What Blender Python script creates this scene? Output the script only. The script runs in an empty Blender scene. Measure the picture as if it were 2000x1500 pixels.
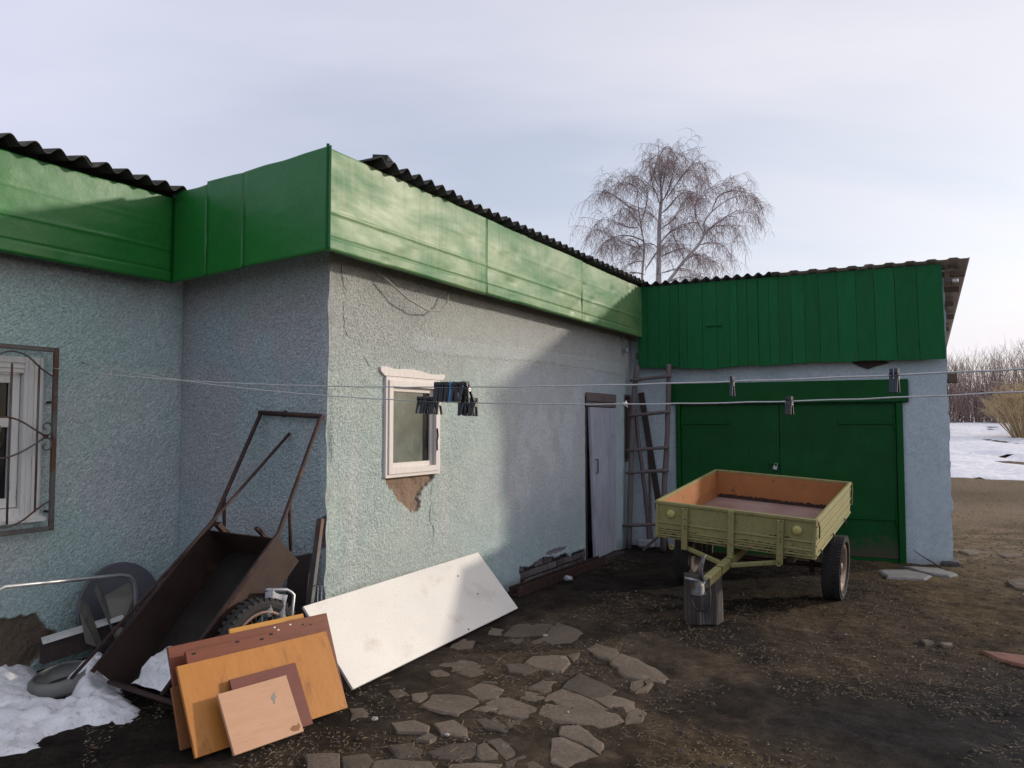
import bpy, bmesh, math, random
import numpy as np
from mathutils import Vector, Matrix, Euler
R = math.radians
random.seed(7); rng = np.random.default_rng(11)
S = bpy.context.scene
COL = S.collection

# ------------------------------------------------------------------ camera, sky, sun
CAM_H = 1.6; PITCH = math.atan(77/1500)
cam = bpy.data.cameras.new('camera'); camo = bpy.data.objects.new('camera', cam); COL.objects.link(camo)
camo.location = (0, 0, CAM_H); camo.rotation_euler = (R(90)+PITCH, 0, 0)
cam.sensor_width = 36; cam.lens = 27; cam.clip_start = .05; cam.clip_end = 2000
S.camera = camo
SUN_AZ = math.atan2(.964, .265); SUN_EL = R(16.3)
W = bpy.data.worlds.new('World'); S.world = W; W.use_nodes = True
def setup_world():
    nt = W.node_tree; N = nt.nodes; L = nt.links; N.clear()
    out = N.new('ShaderNodeOutputWorld'); bg = N.new('ShaderNodeBackground'); bg.inputs[1].default_value = .14
    L.new(bg.outputs[0], out.inputs[0])
    sky = N.new('ShaderNodeTexSky'); sky.sky_type = 'NISHITA'; sky.sun_disc = False
    sky.sun_elevation = SUN_EL; sky.sun_rotation = SUN_AZ; sky.altitude = 200
    sky.air_density = 1.0; sky.dust_density = 1.6; sky.ozone_density = 1.2
    tc = N.new('ShaderNodeTexCoord'); sep = N.new('ShaderNodeSeparateXYZ'); L.new(tc.outputs['Generated'], sep.inputs[0])
    def M(op, a, b=None, c=None):
        m = N.new('ShaderNodeMath'); m.operation = op
        for i, v in enumerate((a, b, c)):
            if v is None: continue
            if isinstance(v, (int, float)): m.inputs[i].default_value = v
            else: L.new(v, m.inputs[i])
        return m.outputs[0]
    zc = M('ADD', M('MAXIMUM', sep.outputs[2], 0.0), .22)
    u = M('DIVIDE', sep.outputs[0], zc); v = M('DIVIDE', sep.outputs[1], zc)
    cmb = N.new('ShaderNodeCombineXYZ'); L.new(u, cmb.inputs[0]); L.new(v, cmb.inputs[1])
    mp = N.new('ShaderNodeMapping'); mp.inputs['Rotation'].default_value = (0, 0, R(38)); mp.inputs['Scale'].default_value = (.42, 1.15, 1)
    L.new(cmb.outputs[0], mp.inputs[0])
    n1 = N.new('ShaderNodeTexNoise'); n1.inputs['Scale'].default_value = .9; n1.inputs['Detail'].default_value = 6; n1.inputs['Roughness'].default_value = .48; n1.inputs['Distortion'].default_value = .5
    L.new(mp.outputs[0], n1.inputs['Vector'])
    rp = N.new('ShaderNodeMapRange'); rp.inputs[1].default_value = .36; rp.inputs[2].default_value = .62; rp.inputs[3].default_value = .5; rp.inputs[4].default_value = .97
    L.new(n1.outputs[0], rp.inputs[0])
    n2 = N.new('ShaderNodeTexNoise'); n2.inputs['Scale'].default_value = .55; n2.inputs['Detail'].default_value = 3
    L.new(mp.outputs[0], n2.inputs['Vector'])
    rp2 = N.new('ShaderNodeMapRange'); rp2.inputs[1].default_value = .3; rp2.inputs[2].default_value = .7; rp2.inputs[3].default_value = .95; rp2.inputs[4].default_value = 1.06
    L.new(n2.outputs[0], rp2.inputs[0])
    cl = N.new('ShaderNodeMix'); cl.data_type = 'RGBA'; cl.blend_type = 'MULTIPLY'; cl.inputs[0].default_value = 1
    # thin cloud scatters more light forward, towards the sun
    dp = N.new('ShaderNodeVectorMath'); dp.operation = 'DOT_PRODUCT'; L.new(tc.outputs['Generated'], dp.inputs[0])
    dp.inputs[1].default_value = (math.sin(SUN_AZ)*math.cos(SUN_EL), math.cos(SUN_AZ)*math.cos(SUN_EL), math.sin(SUN_EL))
    ph = M('POWER', M('MULTIPLY_ADD', dp.outputs['Value'], .5, .5), 3.0)
    cc = N.new('ShaderNodeMix'); cc.data_type = 'RGBA'; L.new(ph, cc.inputs[0]); cc.inputs[6].default_value = (4.1, 4.25, 5.25, 1); cc.inputs[7].default_value = (6.9, 6.45, 6.3, 1)
    L.new(cc.outputs[2], cl.inputs[6]); L.new(rp2.outputs[0], cl.inputs[7])
    mx = N.new('ShaderNodeMix'); mx.data_type = 'RGBA'
    L.new(rp.outputs[0], mx.inputs[0]); L.new(sky.outputs[0], mx.inputs[6]); L.new(cl.outputs[2], mx.inputs[7])
    L.new(mx.outputs[2], bg.inputs[0])
setup_world()
SUN_DIR = Vector((math.sin(SUN_AZ)*math.cos(SUN_EL), math.cos(SUN_AZ)*math.cos(SUN_EL), math.sin(SUN_EL)))
sl = bpy.data.lights.new('sun', 'SUN'); sl.energy = 2.05; sl.angle = R(2.6); sl.color = (1, .905, .77)
so = bpy.data.objects.new('sun', sl); COL.objects.link(so); so.location = SUN_DIR*50
so.rotation_euler = (-SUN_DIR).to_track_quat('-Z', 'Y').to_euler()
S.view_settings.view_transform = 'Standard'; S.view_settings.look = 'None'; S.view_settings.gamma = 1; S.view_settings.exposure = .25
S.render.engine = 'CYCLES'

# ------------------------------------------------------------------ measuring: photo pixel (2000x1500) -> point on a real plane of the place
cp_, sp_ = math.cos(PITCH), math.sin(PITCH)
def ray(px, py):
    a = (px-1000)/1500; b = (750-py)/1500
    return Vector((a, cp_-b*sp_, sp_+b*cp_))
def gz(px, py, z=0.0):
    r = ray(px, py); t = (z-CAM_H)/r.z
    return Vector((0, 0, CAM_H))+r*t
def onp(px, py, o, n):
    r = ray(px, py); c = Vector((0, 0, CAM_H)); n = Vector(n)
    return c+r*((Vector(o)-c).dot(n)/r.dot(n))
def at(px, py, depth):
    r = ray(px, py); return Vector((0, 0, CAM_H))+r*(depth/r.y)

# ------------------------------------------------------------------ noise
_T = rng.random((256, 256))
def vn(x, y, seed=0):
    x = np.asarray(x, float)+seed*17.31; y = np.asarray(y, float)+seed*9.77
    xi = np.floor(x).astype(int); yi = np.floor(y).astype(int); fx = x-xi; fy = y-yi
    fx = fx*fx*(3-2*fx); fy = fy*fy*(3-2*fy)
    a = _T[xi % 256, yi % 256]; b = _T[(xi+1) % 256, yi % 256]; c = _T[xi % 256, (yi+1) % 256]; d = _T[(xi+1) % 256, (yi+1) % 256]
    return (a*(1-fx)+b*fx)*(1-fy)+(c*(1-fx)+d*fx)*fy
def fbm(x, y, oct=4, seed=0):
    s = 0; amp = .5; t = 0
    for i in range(oct):
        s = s+amp*vn(x*2**i, y*2**i, seed+i*3); t += amp; amp *= .5
    return s/t
def sstep(a, b, x):
    t = np.clip((x-a)/(b-a), 0, 1); return t*t*(3-2*t)
def poly_sd(poly, x, y):
    """signed distance (negative inside) of points to a polygon"""
    x = np.asarray(x, float); y = np.asarray(y, float); d = np.full(x.shape, 1e9); ins = np.zeros(x.shape, bool)
    n = len(poly)
    for i in range(n):
        ax, ay = poly[i]; bx, by = poly[(i+1) % n]; ex, ey = bx-ax, by-ay
        t = np.clip(((x-ax)*ex+(y-ay)*ey)/(ex*ex+ey*ey+1e-12), 0, 1)
        d = np.minimum(d, np.hypot(x-ax-t*ex, y-ay-t*ey))
        c = ((ay > y) != (by > y)) & (x < (bx-ax)*(y-ay)/((by-ay) if by != ay else 1e-9)+ax)
        ins ^= c
    return np.where(ins, -d, d)

# ------------------------------------------------------------------ materials
def nodes(name):
    m = bpy.data.materials.new(name); m.use_nodes = True
    nt = m.node_tree; b = nt.nodes['Principled BSDF']; return m, nt, b
def c4(c): return (*c, 1) if len(c) == 3 else c
def mixc(nt, fac, a, b, mode='MIX'):
    m = nt.nodes.new('ShaderNodeMix'); m.data_type = 'RGBA'; m.blend_type = mode
    for i, v in ((0, fac), (6, a), (7, b)):
        if hasattr(v, 'is_output'): nt.links.new(v, m.inputs[i])
        elif i == 0: m.inputs[0].default_value = v
        else: m.inputs[i].default_value = c4(v)
    return m.outputs[2]
def noise(nt, vec, scale, detail=4, rough=.55, dist=0):
    n = nt.nodes.new('ShaderNodeTexNoise'); n.inputs['Scale'].default_value = scale; n.inputs['Detail'].default_value = detail
    n.inputs['Roughness'].default_value = rough; n.inputs['Distortion'].default_value = dist
    if vec is not None: nt.links.new(vec, n.inputs['Vector'])
    return n.outputs[0]
def ramp(nt, v, a, b, lo=0., hi=1.):
    r = nt.nodes.new('ShaderNodeMapRange'); r.inputs[1].default_value = a; r.inputs[2].default_value = b; r.inputs[3].default_value = lo; r.inputs[4].default_value = hi
    nt.links.new(v, r.inputs[0]); return r.outputs[0]
def coords(nt, stretch=(1, 1, 1), rand=True):
    tc = nt.nodes.new('ShaderNodeTexCoord'); mp = nt.nodes.new('ShaderNodeMapping'); mp.inputs['Scale'].default_value = stretch
    nt.links.new(tc.outputs['Object'], mp.inputs[0])
    if rand:
        oi = nt.nodes.new('ShaderNodeObjectInfo'); ml = nt.nodes.new('ShaderNodeMath'); ml.operation = 'MULTIPLY'; ml.inputs[1].default_value = 37
        nt.links.new(oi.outputs['Random'], ml.inputs[0]); nt.links.new(ml.outputs[0], mp.inputs['Location'])
    return mp.outputs[0]
def bump(nt, bsdf, h, strength, dist):
    b = nt.nodes.new('ShaderNodeBump'); b.inputs['Strength'].default_value = strength; b.inputs['Distance'].default_value = dist
    nt.links.new(h, b.inputs['Height']); nt.links.new(b.outputs[0], bsdf.inputs['Normal']); return b
def pmat(name, c1, c2, scale=4, rough=.7, stretch=(1, 1, 1), wear=None, wear_at=(.6, .68), wear_scale=9, bmp=(.3, .002, 60), metal=0, spec=.5, rvar=.12, objvar=0., fine=None):
    """two-tone noise colour, optional third colour where the surface is worn or rusted, fine relief"""
    m, nt, b = nodes(name); v = coords(nt, stretch)
    n = noise(nt, v, scale, 6, .6, .3); col = mixc(nt, ramp(nt, n, .3, .7), c1, c2)
    if fine:
        nf = noise(nt, v, fine[1], 3, .6); col = mixc(nt, ramp(nt, nf, .52, .72, 0, fine[2]), col, fine[0])
    if wear:
        nw = noise(nt, v, wear_scale, 8, .68, .4); f = ramp(nt, nw, *wear_at); col = mixc(nt, f, col, wear)
    if objvar:
        oi = nt.nodes.new('ShaderNodeObjectInfo'); hv = nt.nodes.new('ShaderNodeHueSaturation')
        nt.links.new(ramp(nt, oi.outputs['Random'], 0, 1, 1-objvar, 1+objvar), hv.inputs['Value']); nt.links.new(col, hv.inputs['Color']); col = hv.outputs[0]
    nt.links.new(col, b.inputs['Base Color'])
    nt.links.new(ramp(nt, noise(nt, v, scale*2.3, 4), .3, .7, max(.05, rough-rvar), min(1, rough+rvar)), b.inputs['Roughness'])
    b.inputs['Metallic'].default_value = metal; b.inputs['Specular IOR Level'].default_value = spec
    bump(nt, b, noise(nt, v, bmp[2], 6, .65), bmp[0], bmp[1])
    return m
def wall_mat(name, bs=1.0):
    m, nt, b = nodes(name); v = coords(nt, rand=False)
    a = nt.nodes.new('ShaderNodeAttribute'); a.attribute_name = 'Col'; r = nt.nodes.new('ShaderNodeAttribute'); r.attribute_name = 'pebble'
    n = noise(nt, v, 120, 4, .7); col = mixc(nt, ramp(nt, n, .42, .64, .0, .9), a.outputs['Color'], (.56, .57, .58), 'MULTIPLY')
    col = mixc(nt, ramp(nt, n, .42, .30, .0, .5), col, (1.25, 1.25, 1.24), 'MULTIPLY')
    nt.links.new(col, b.inputs['Base Color']); b.inputs['Roughness'].default_value = .93; b.inputs['Specular IOR Level'].default_value = .15
    h = noise(nt, v, 150, 4, .75); ml = nt.nodes.new('ShaderNodeMath'); ml.operation = 'MULTIPLY'; nt.links.new(h, ml.inputs[0]); nt.links.new(r.outputs['Fac'], ml.inputs[1])
    bump(nt, b, ml.outputs[0], bs, .0038)
    return m
def flat(name, c, rough=.6, metal=0, spec=.5):
    m, nt, b = nodes(name); b.inputs['Base Color'].default_value = c4(c); b.inputs['Roughness'].default_value = rough; b.inputs['Metallic'].default_value = metal; b.inputs['Specular IOR Level'].default_value = spec; return m
M = {}
M['stucco'] = wall_mat('stucco')
M['fascia'] = pmat('green_gloss_paint', (.010, .148, .020), (.014, .175, .027), 2.2, .38, (1, 1, 1), (.07, .17, .07), (.66, .8), 2.0, (.35, .004, 16), rvar=.09, fine=((.06, .2, .06), 55, .5))
def fascia_faded_glare():
    m, nt, b = nodes('faded_glare_green_paint'); v = coords(nt, (.7, 1, 1.8))
    n = noise(nt, v, 1.7, 5, .6, .4); col = mixc(nt, ramp(nt, n, .36, .62), (.03, .175, .05), (.15, .25, .10))  # paler patches put sun glare into the colour, over some real fading
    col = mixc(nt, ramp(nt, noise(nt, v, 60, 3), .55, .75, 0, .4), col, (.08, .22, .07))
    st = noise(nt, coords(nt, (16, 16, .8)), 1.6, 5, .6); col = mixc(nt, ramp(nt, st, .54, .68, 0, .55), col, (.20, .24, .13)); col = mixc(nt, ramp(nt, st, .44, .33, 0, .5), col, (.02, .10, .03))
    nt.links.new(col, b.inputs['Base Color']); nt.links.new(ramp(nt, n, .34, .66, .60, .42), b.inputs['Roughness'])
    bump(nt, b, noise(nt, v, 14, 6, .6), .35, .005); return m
M['fascia_sun'] = fascia_faded_glare()
M['board_green'] = pmat('green_painted_board', (.002, .098, .024), (.0035, .118, .030), 5, .6, (4, 4, .6), (.012, .065, .022), (.58, .74), 3, (.45, .004, 40), spec=.25, objvar=.11)
M['gate_green'] = pmat('gate_green_paint', (.001, .062, .0095), (.0018, .074, .013), 3, .55, (1, 1, 1), (.006, .045, .010), (.56, .75), 4, (.3, .003, 30), spec=.2)
def gate_mud():
    m, nt, b = nodes('gate_green_paint_muddy'); v = coords(nt, rand=False); col = mixc(nt, ramp(nt, noise(nt, v, 3, 5), .35, .65), (.001, .058, .009), (.002, .076, .014))
    col = mixc(nt, ramp(nt, noise(nt, coords(nt, (10, 10, .7)), 1.8, 5), .55, .70, 0, .6), col, (.004, .045, .012))
    tc = nt.nodes.new('ShaderNodeTexCoord'); sp = nt.nodes.new('ShaderNodeSeparateXYZ'); nt.links.new(tc.outputs['Object'], sp.inputs[0])
    ad = nt.nodes.new('ShaderNodeMath'); ad.operation = 'MULTIPLY_ADD'; nt.links.new(noise(nt, v, 9, 6, .7), ad.inputs[0]); ad.inputs[1].default_value = -.55; nt.links.new(sp.outputs[2], ad.inputs[2])
    col = mixc(nt, ramp(nt, ad.outputs[0], .02, -.20, 0, .85), col, (.075, .058, .042)); nt.links.new(col, b.inputs['Base Color']); b.inputs['Roughness'].default_value = .55; b.inputs['Specular IOR Level'].default_value = .22
    bump(nt, b, noise(nt, v, 22, 6), .3, .004); return m
M['gate_leaf'] = gate_mud()
M['slate'] = pmat('asbestos_slate', (.055, .055, .05), (.10, .10, .095), 6, .92, (1, 1, 1), (.03, .033, .025), (.5, .65), 5, (.5, .003, 60), spec=.15, objvar=.15)
M['slate_under'] = pmat('pale_roofing_sheet', (.60, .53, .52), (.50, .44, .43), 3, .8)
M['rafter'] = pmat('weathered_rafter', (.16, .11, .08), (.09, .06, .045), 6, .85, (1, 6, 6))
M['white_wood'] = pmat('peeling_white_paint', (.74, .73, .70), (.62, .62, .60), 5, .6, (9, 9, .9), (.24, .22, .20), (.63, .67), 5, (.5, .003, 45))
M['pink_wood'] = pmat('old_pinkish_white_paint', (.76, .70, .66), (.66, .60, .57), 6, .6, (7, 7, 1), (.30, .25, .22), (.66, .70), 6, (.4, .003, 50))
M['door'] = pmat('faded_lilac_door_paint', (.42, .43, .50), (.32, .33, .40), 3, .7, (3, 3, .7), (.20, .19, .21), (.54, .74), 4, (.35, .003, 40))
M['rust'] = pmat('rusty_iron', (.052, .025, .020), (.03, .017, .016), 8, .72, (1, 1, 1), (.10, .042, .024), (.55, .7), 10, (.5, .002, 90), metal=.15)
M['rust_dark'] = pmat('dark_rusty_sheet', (.046, .020, .014), (.024, .013, .010), 3, .62, (1, 1, 1), (.075, .032, .017), (.58, .72), 5, (.4, .002, 70), metal=.2)
M['tray_floor'] = pmat('tray_floor_iron', (.026, .021, .018), (.017, .014, .012), 3, .5, (1, 1, 1), (.04, .024, .016), (.6, .7), 6, (.4, .002, 60), metal=.2)
M['grille'] = pmat('worn_grille_paint', (.13, .125, .12), (.09, .085, .085), 10, .55, (1, 1, 1), (.10, .045, .028), (.47, .56), 3, (.3, .001, 90), metal=.2)
M['rubber'] = pmat('old_rubber', (.024, .024, .025), (.045, .042, .040), 8, .85, (1, 1, 1), None, bmp=(.5, .002, 80), spec=.3)
M['steel'] = pmat('dull_steel', (.40, .41, .43), (.28, .29, .31), 9, .42, (1, 1, 1), (.18, .15, .13), (.62, .75), 9, (.2, .001, 80), metal=.7)
M['coupling'] = pmat('greased_steel', (.15, .15, .155), (.08, .08, .085), 14, .55, (1, 1, 1), (.09, .06, .05), (.56, .66), 12, (.4, .002, 60), metal=.6)
M['alu'] = pmat('aluminium', (.50, .51, .52), (.40, .41, .42), 8, .4, metal=.75)
M['trailer'] = pmat('olive_yellow_paint', (.225, .205, .075), (.275, .25, .10), 3, .58, (1, 1, 1), (.11, .065, .038), (.615, .69), 9, (.3, .002, 40), fine=((.16, .145, .06), 24, .7))
M['trailer_in'] = pmat('orange_trailer_paint', (.42, .17, .055), (.33, .125, .04), 3, .6, (1, 1, 1), (.11, .055, .032), (.615, .68), 9, (.3, .002, 50), fine=((.33, .15, .07), 25, .7))
M['trailer_floor'] = pmat('dusty_trailer_floor', (.25, .14, .11), (.36, .25, .21), 2.6, .7, (1, 1, 1), (.16, .09, .07), (.6, .75), 4, (.3, .002, 50))
M['reflector'] = pmat('painted_reflector', (.46, .40, .14), (.42, .36, .12), 6, .35)
M['hub'] = pmat('rusty_rim', (.24, .16, .12), (.15, .09, .07), 9, .65, (1, 1, 1), (.34, .28, .22), (.58, .7), 8, (.4, .002, 60), metal=.1)
M['log'] = pmat('grey_log_wood', (.115, .098, .09), (.028, .022, .02), 6, .92, (9, 9, .5), (.20, .175, .165), (.56, .70), 4, (.9, .012, 12), spec=.2)
M['ladder'] = pmat('grey_pole_wood', (.19, .155, .15), (.12, .095, .095), 7, .9, (6, 6, 1), (.25, .21, .20), (.6, .75), 6, (.6, .004, 25), spec=.2)
M['dark_wood'] = pmat('dark_brown_wood', (.05, .032, .027), (.032, .02, .018), 6, .75, (5, 5, 1), (.085, .05, .04), (.6, .72), 6, (.4, .003, 40))
M['soil_wood'] = pmat('dirty_old_wood', (.12, .085, .06), (.07, .05, .04), 6, .9, (1, 6, 6))
def veneer(name, c1, c2, c3, st, rough=.45, wa=(.6, .72)): return pmat(name, c1, c2, 5, rough, st, c3, wa, 3.2, (.15, .001, 60), spec=.28, fine=(tuple(x*.8 for x in c1), 20, .5))
M['ven_orange'] = veneer('orange_veneer', (.41, .165, .034), (.47, .20, .048), (.16, .055, .016), (2.2, 1, .8), .45, (.535, .72))
M['ven_red'] = veneer('red_brown_veneer', (.15, .042, .020), (.185, .055, .027), (.085, .022, .012), (.8, 1, 6), .45)
M['ven_red2'] = veneer('mahogany_veneer', (.155, .05, .036), (.175, .058, .044), (.11, .034, .026), (.8, 1, 6), .5)
M['ven_pale'] = veneer('pale_beech_veneer', (.49, .275, .165), (.54, .315, .195), (.33, .18, .11), (.6, 1, 5), .5, (.72, .8))
M['ven_yellow'] = veneer('yellow_veneer', (.52, .25, .045), (.48, .22, .04), (.3, .14, .03), (.7, 1, 6), .4)
M['ven_brown'] = veneer('worn_brown_veneer', (.27, .11, .04), (.21, .085, .033), (.10, .04, .02), (4, 1, .8), .5)
M['white_board'] = pmat('dirty_white_enamel', (.80, .76, .70), (.73, .69, .64), 1.8, .45, (1, 1, 1.4), (.50, .40, .31), (.56, .86), 3.0, (.1, .001, 60), fine=((.55, .46, .38), 55, .45))
M['particle'] = pmat('raw_chipboard', (.16, .115, .08), (.10, .075, .055), 30, .95)
M['disc'] = pmat('dark_tabletop', (.075, .075, .09), (.10, .10, .115), 3, .5, (1, 1, 1), (.16, .13, .12), (.66, .74), 9, (.2, .001, 50))
M['scrap'] = pmat('galvanised_scrap', (.23, .22, .19), (.15, .15, .135), 5, .5, (1, 1, 1), (.09, .075, .06), (.58, .72), 6, (.3, .002, 40), metal=.35)
M['basin'] = pmat('dull_grey_basin', (.20, .20, .185), (.14, .14, .13), 6, .62, (1, 1, 1), (.08, .075, .065), (.62, .75), 7, (.3, .002, 50), metal=.2)
M['cloth'] = pmat('grey_canvas', (.36, .36, .38), (.29, .29, .31), 8, .9)
M['rope'] = pmat('white_clothesline', (.62, .62, .60), (.48, .48, .47), 60, .85, bmp=(.8, .003, 220))
M['peg_black'] = pmat('black_plastic', (.012, .012, .016), (.02, .02, .026), 30, .38)
M['peg_blue'] = pmat('blue_plastic', (.05, .19, .36), (.06, .22, .40), 30, .4)
M['peg_navy'] = pmat('navy_plastic', (.014, .016, .04), (.018, .02, .05), 30, .4)
M['brick'] = pmat('grey_dusty_brick', (.15, .13, .13), (.10, .085, .085), 9, .95, (1, 1, 1), (.30, .28, .28), (.58, .7), 7, (.8, .006, 35), objvar=.35)
M['mortar'] = pmat('crumbled_mortar', (.09, .08, .08), (.06, .052, .05), 12, .95, bmp=(.9, .008, 30))
M['crack'] = flat('crack_shadow_gap', (.035, .033, .03), .95, spec=.05)
M['plinth'] = pmat('whitewashed_stone', (.42, .43, .46), (.28, .28, .31), 9, .95, bmp=(.8, .01, 22))
M['slab'] = pmat('flagstone', (.16, .125, .095), (.10, .078, .06), 3.5, .92, (1, 1, 1), (.23, .195, .16), (.58, .72), 7, (.9, .008, 26), spec=.2, objvar=.32, fine=((.075, .058, .042), 45, .75))
M['slab_grey'] = pmat('pale_grey_slate_piece', (.25, .245, .235), (.16, .155, .145), 7, .9, bmp=(.5, .004, 30), objvar=.15)
M['slab_red'] = pmat('red_brick_fragment', (.20, .085, .058), (.12, .055, .04), 6, .92, bmp=(.6, .005, 30))
M['straw'] = pmat('dry_straw', (.26, .195, .11), (.15, .11, .065), 40, .85, objvar=.1)
M['chip'] = pmat('pale_litter', (.42, .40, .37), (.26, .24, .22), 30, .9)
M['twig'] = pmat('dark_twig', (.035, .026, .024), (.05, .038, .035), 20, .9)
M['birch_bark'] = pmat('birch_bark', (.56, .53, .52), (.40, .37, .37), 3, .85, (1, 1, .5), (.06, .05, .05), (.58, .64), 7)
M['birch_twig'] = pmat('birch_twigs', (.27, .20, .20), (.36, .28, .275), 3, .9, spec=.1)
M['thicket'] = pmat('bare_thicket', (.21, .15, .135), (.29, .21, .185), .5, .95, spec=.1, objvar=.25)  # colour lightened to carry the haze of distance
M['goldbush'] = pmat('pale_dry_shrub', (.52, .40, .23), (.44, .33, .19), 2, .95, spec=.1)
M['cable'] = flat('grey_cable', (.30, .29, .28), .6)
M['padlock'] = pmat('padlock_steel', (.55, .56, .56), (.45, .46, .46), 20, .3, metal=.6)
M['glint'] = flat('spring_wire', (.55, .55, .55), .3, .9)
def glass_mat(name, tint, rough, dirt, spec=.5):
    m, nt, b = nodes(name); v = coords(nt); n = noise(nt, v, 3.5, 6, .6); col = mixc(nt, ramp(nt, n, .35, .75), tint, dirt)
    nt.links.new(col, b.inputs['Base Color']); nt.links.new(ramp(nt, n, .3, .75, rough, rough+.25), b.inputs['Roughness']); b.inputs['Specular IOR Level'].default_value = spec; return m
M['glass_dark'] = glass_mat('dark_window_glass', (.006, .008, .010), .06, (.014, .017, .019), .22)
M['glass_dusty'] = glass_mat('dusty_greenish_glass', (.075, .092, .075), .16, (.15, .175, .145))
M['curtain'] = pmat('dark_blue_curtain', (.10, .12, .14), (.06, .075, .09), 6, .9, (8, 1, .4))
def snow_mat():
    m, nt, b = nodes('old_snow'); v = coords(nt, rand=False)
    n = noise(nt, v, 5, 6, .65, .5); col = mixc(nt, ramp(nt, n, .38, .68), (.90, .90, .92), (.62, .61, .63))
    col = mixc(nt, ramp(nt, noise(nt, v, 22, 7, .75), .55, .70, 0, .8), col, (.30, .27, .255))
    nt.links.new(col, b.inputs['Base Color']); b.inputs['Roughness'].default_value = .7; b.inputs['Specular IOR Level'].default_value = .3
    b.inputs['Subsurface Weight'].default_value = .0
    bump(nt, b, noise(nt, v, 45, 6, .7), .6, .012); return m
M['snow'] = snow_mat()
def ground_mat():
    m, nt, b = nodes('trodden_soil'); v = coords(nt, rand=False)
    a = nt.nodes.new('ShaderNodeAttribute'); a.attribute_name = 'Col'
    n = noise(nt, v, 18, 8, .7); col = mixc(nt, ramp(nt, n, .36, .70), a.outputs['Color'], (.42, .40, .38), 'MULTIPLY')
    col = mixc(nt, ramp(nt, noise(nt, v, 75, 5, .7), .57, .72, 0, .7), col, (.125, .095, .06))
    col = mixc(nt, ramp(nt, noise(nt, v, 140, 3, .6), .66, .73, 0, .8), col, (.22, .185, .135))
    nt.links.new(col, b.inputs['Base Color']); b.inputs['Roughness'].default_value = .95; b.inputs['Specular IOR Level'].default_value = .12
    bump(nt, b, noise(nt, v, 34, 9, .78), 1.0, .045); return m
M['ground'] = ground_mat()

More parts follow.
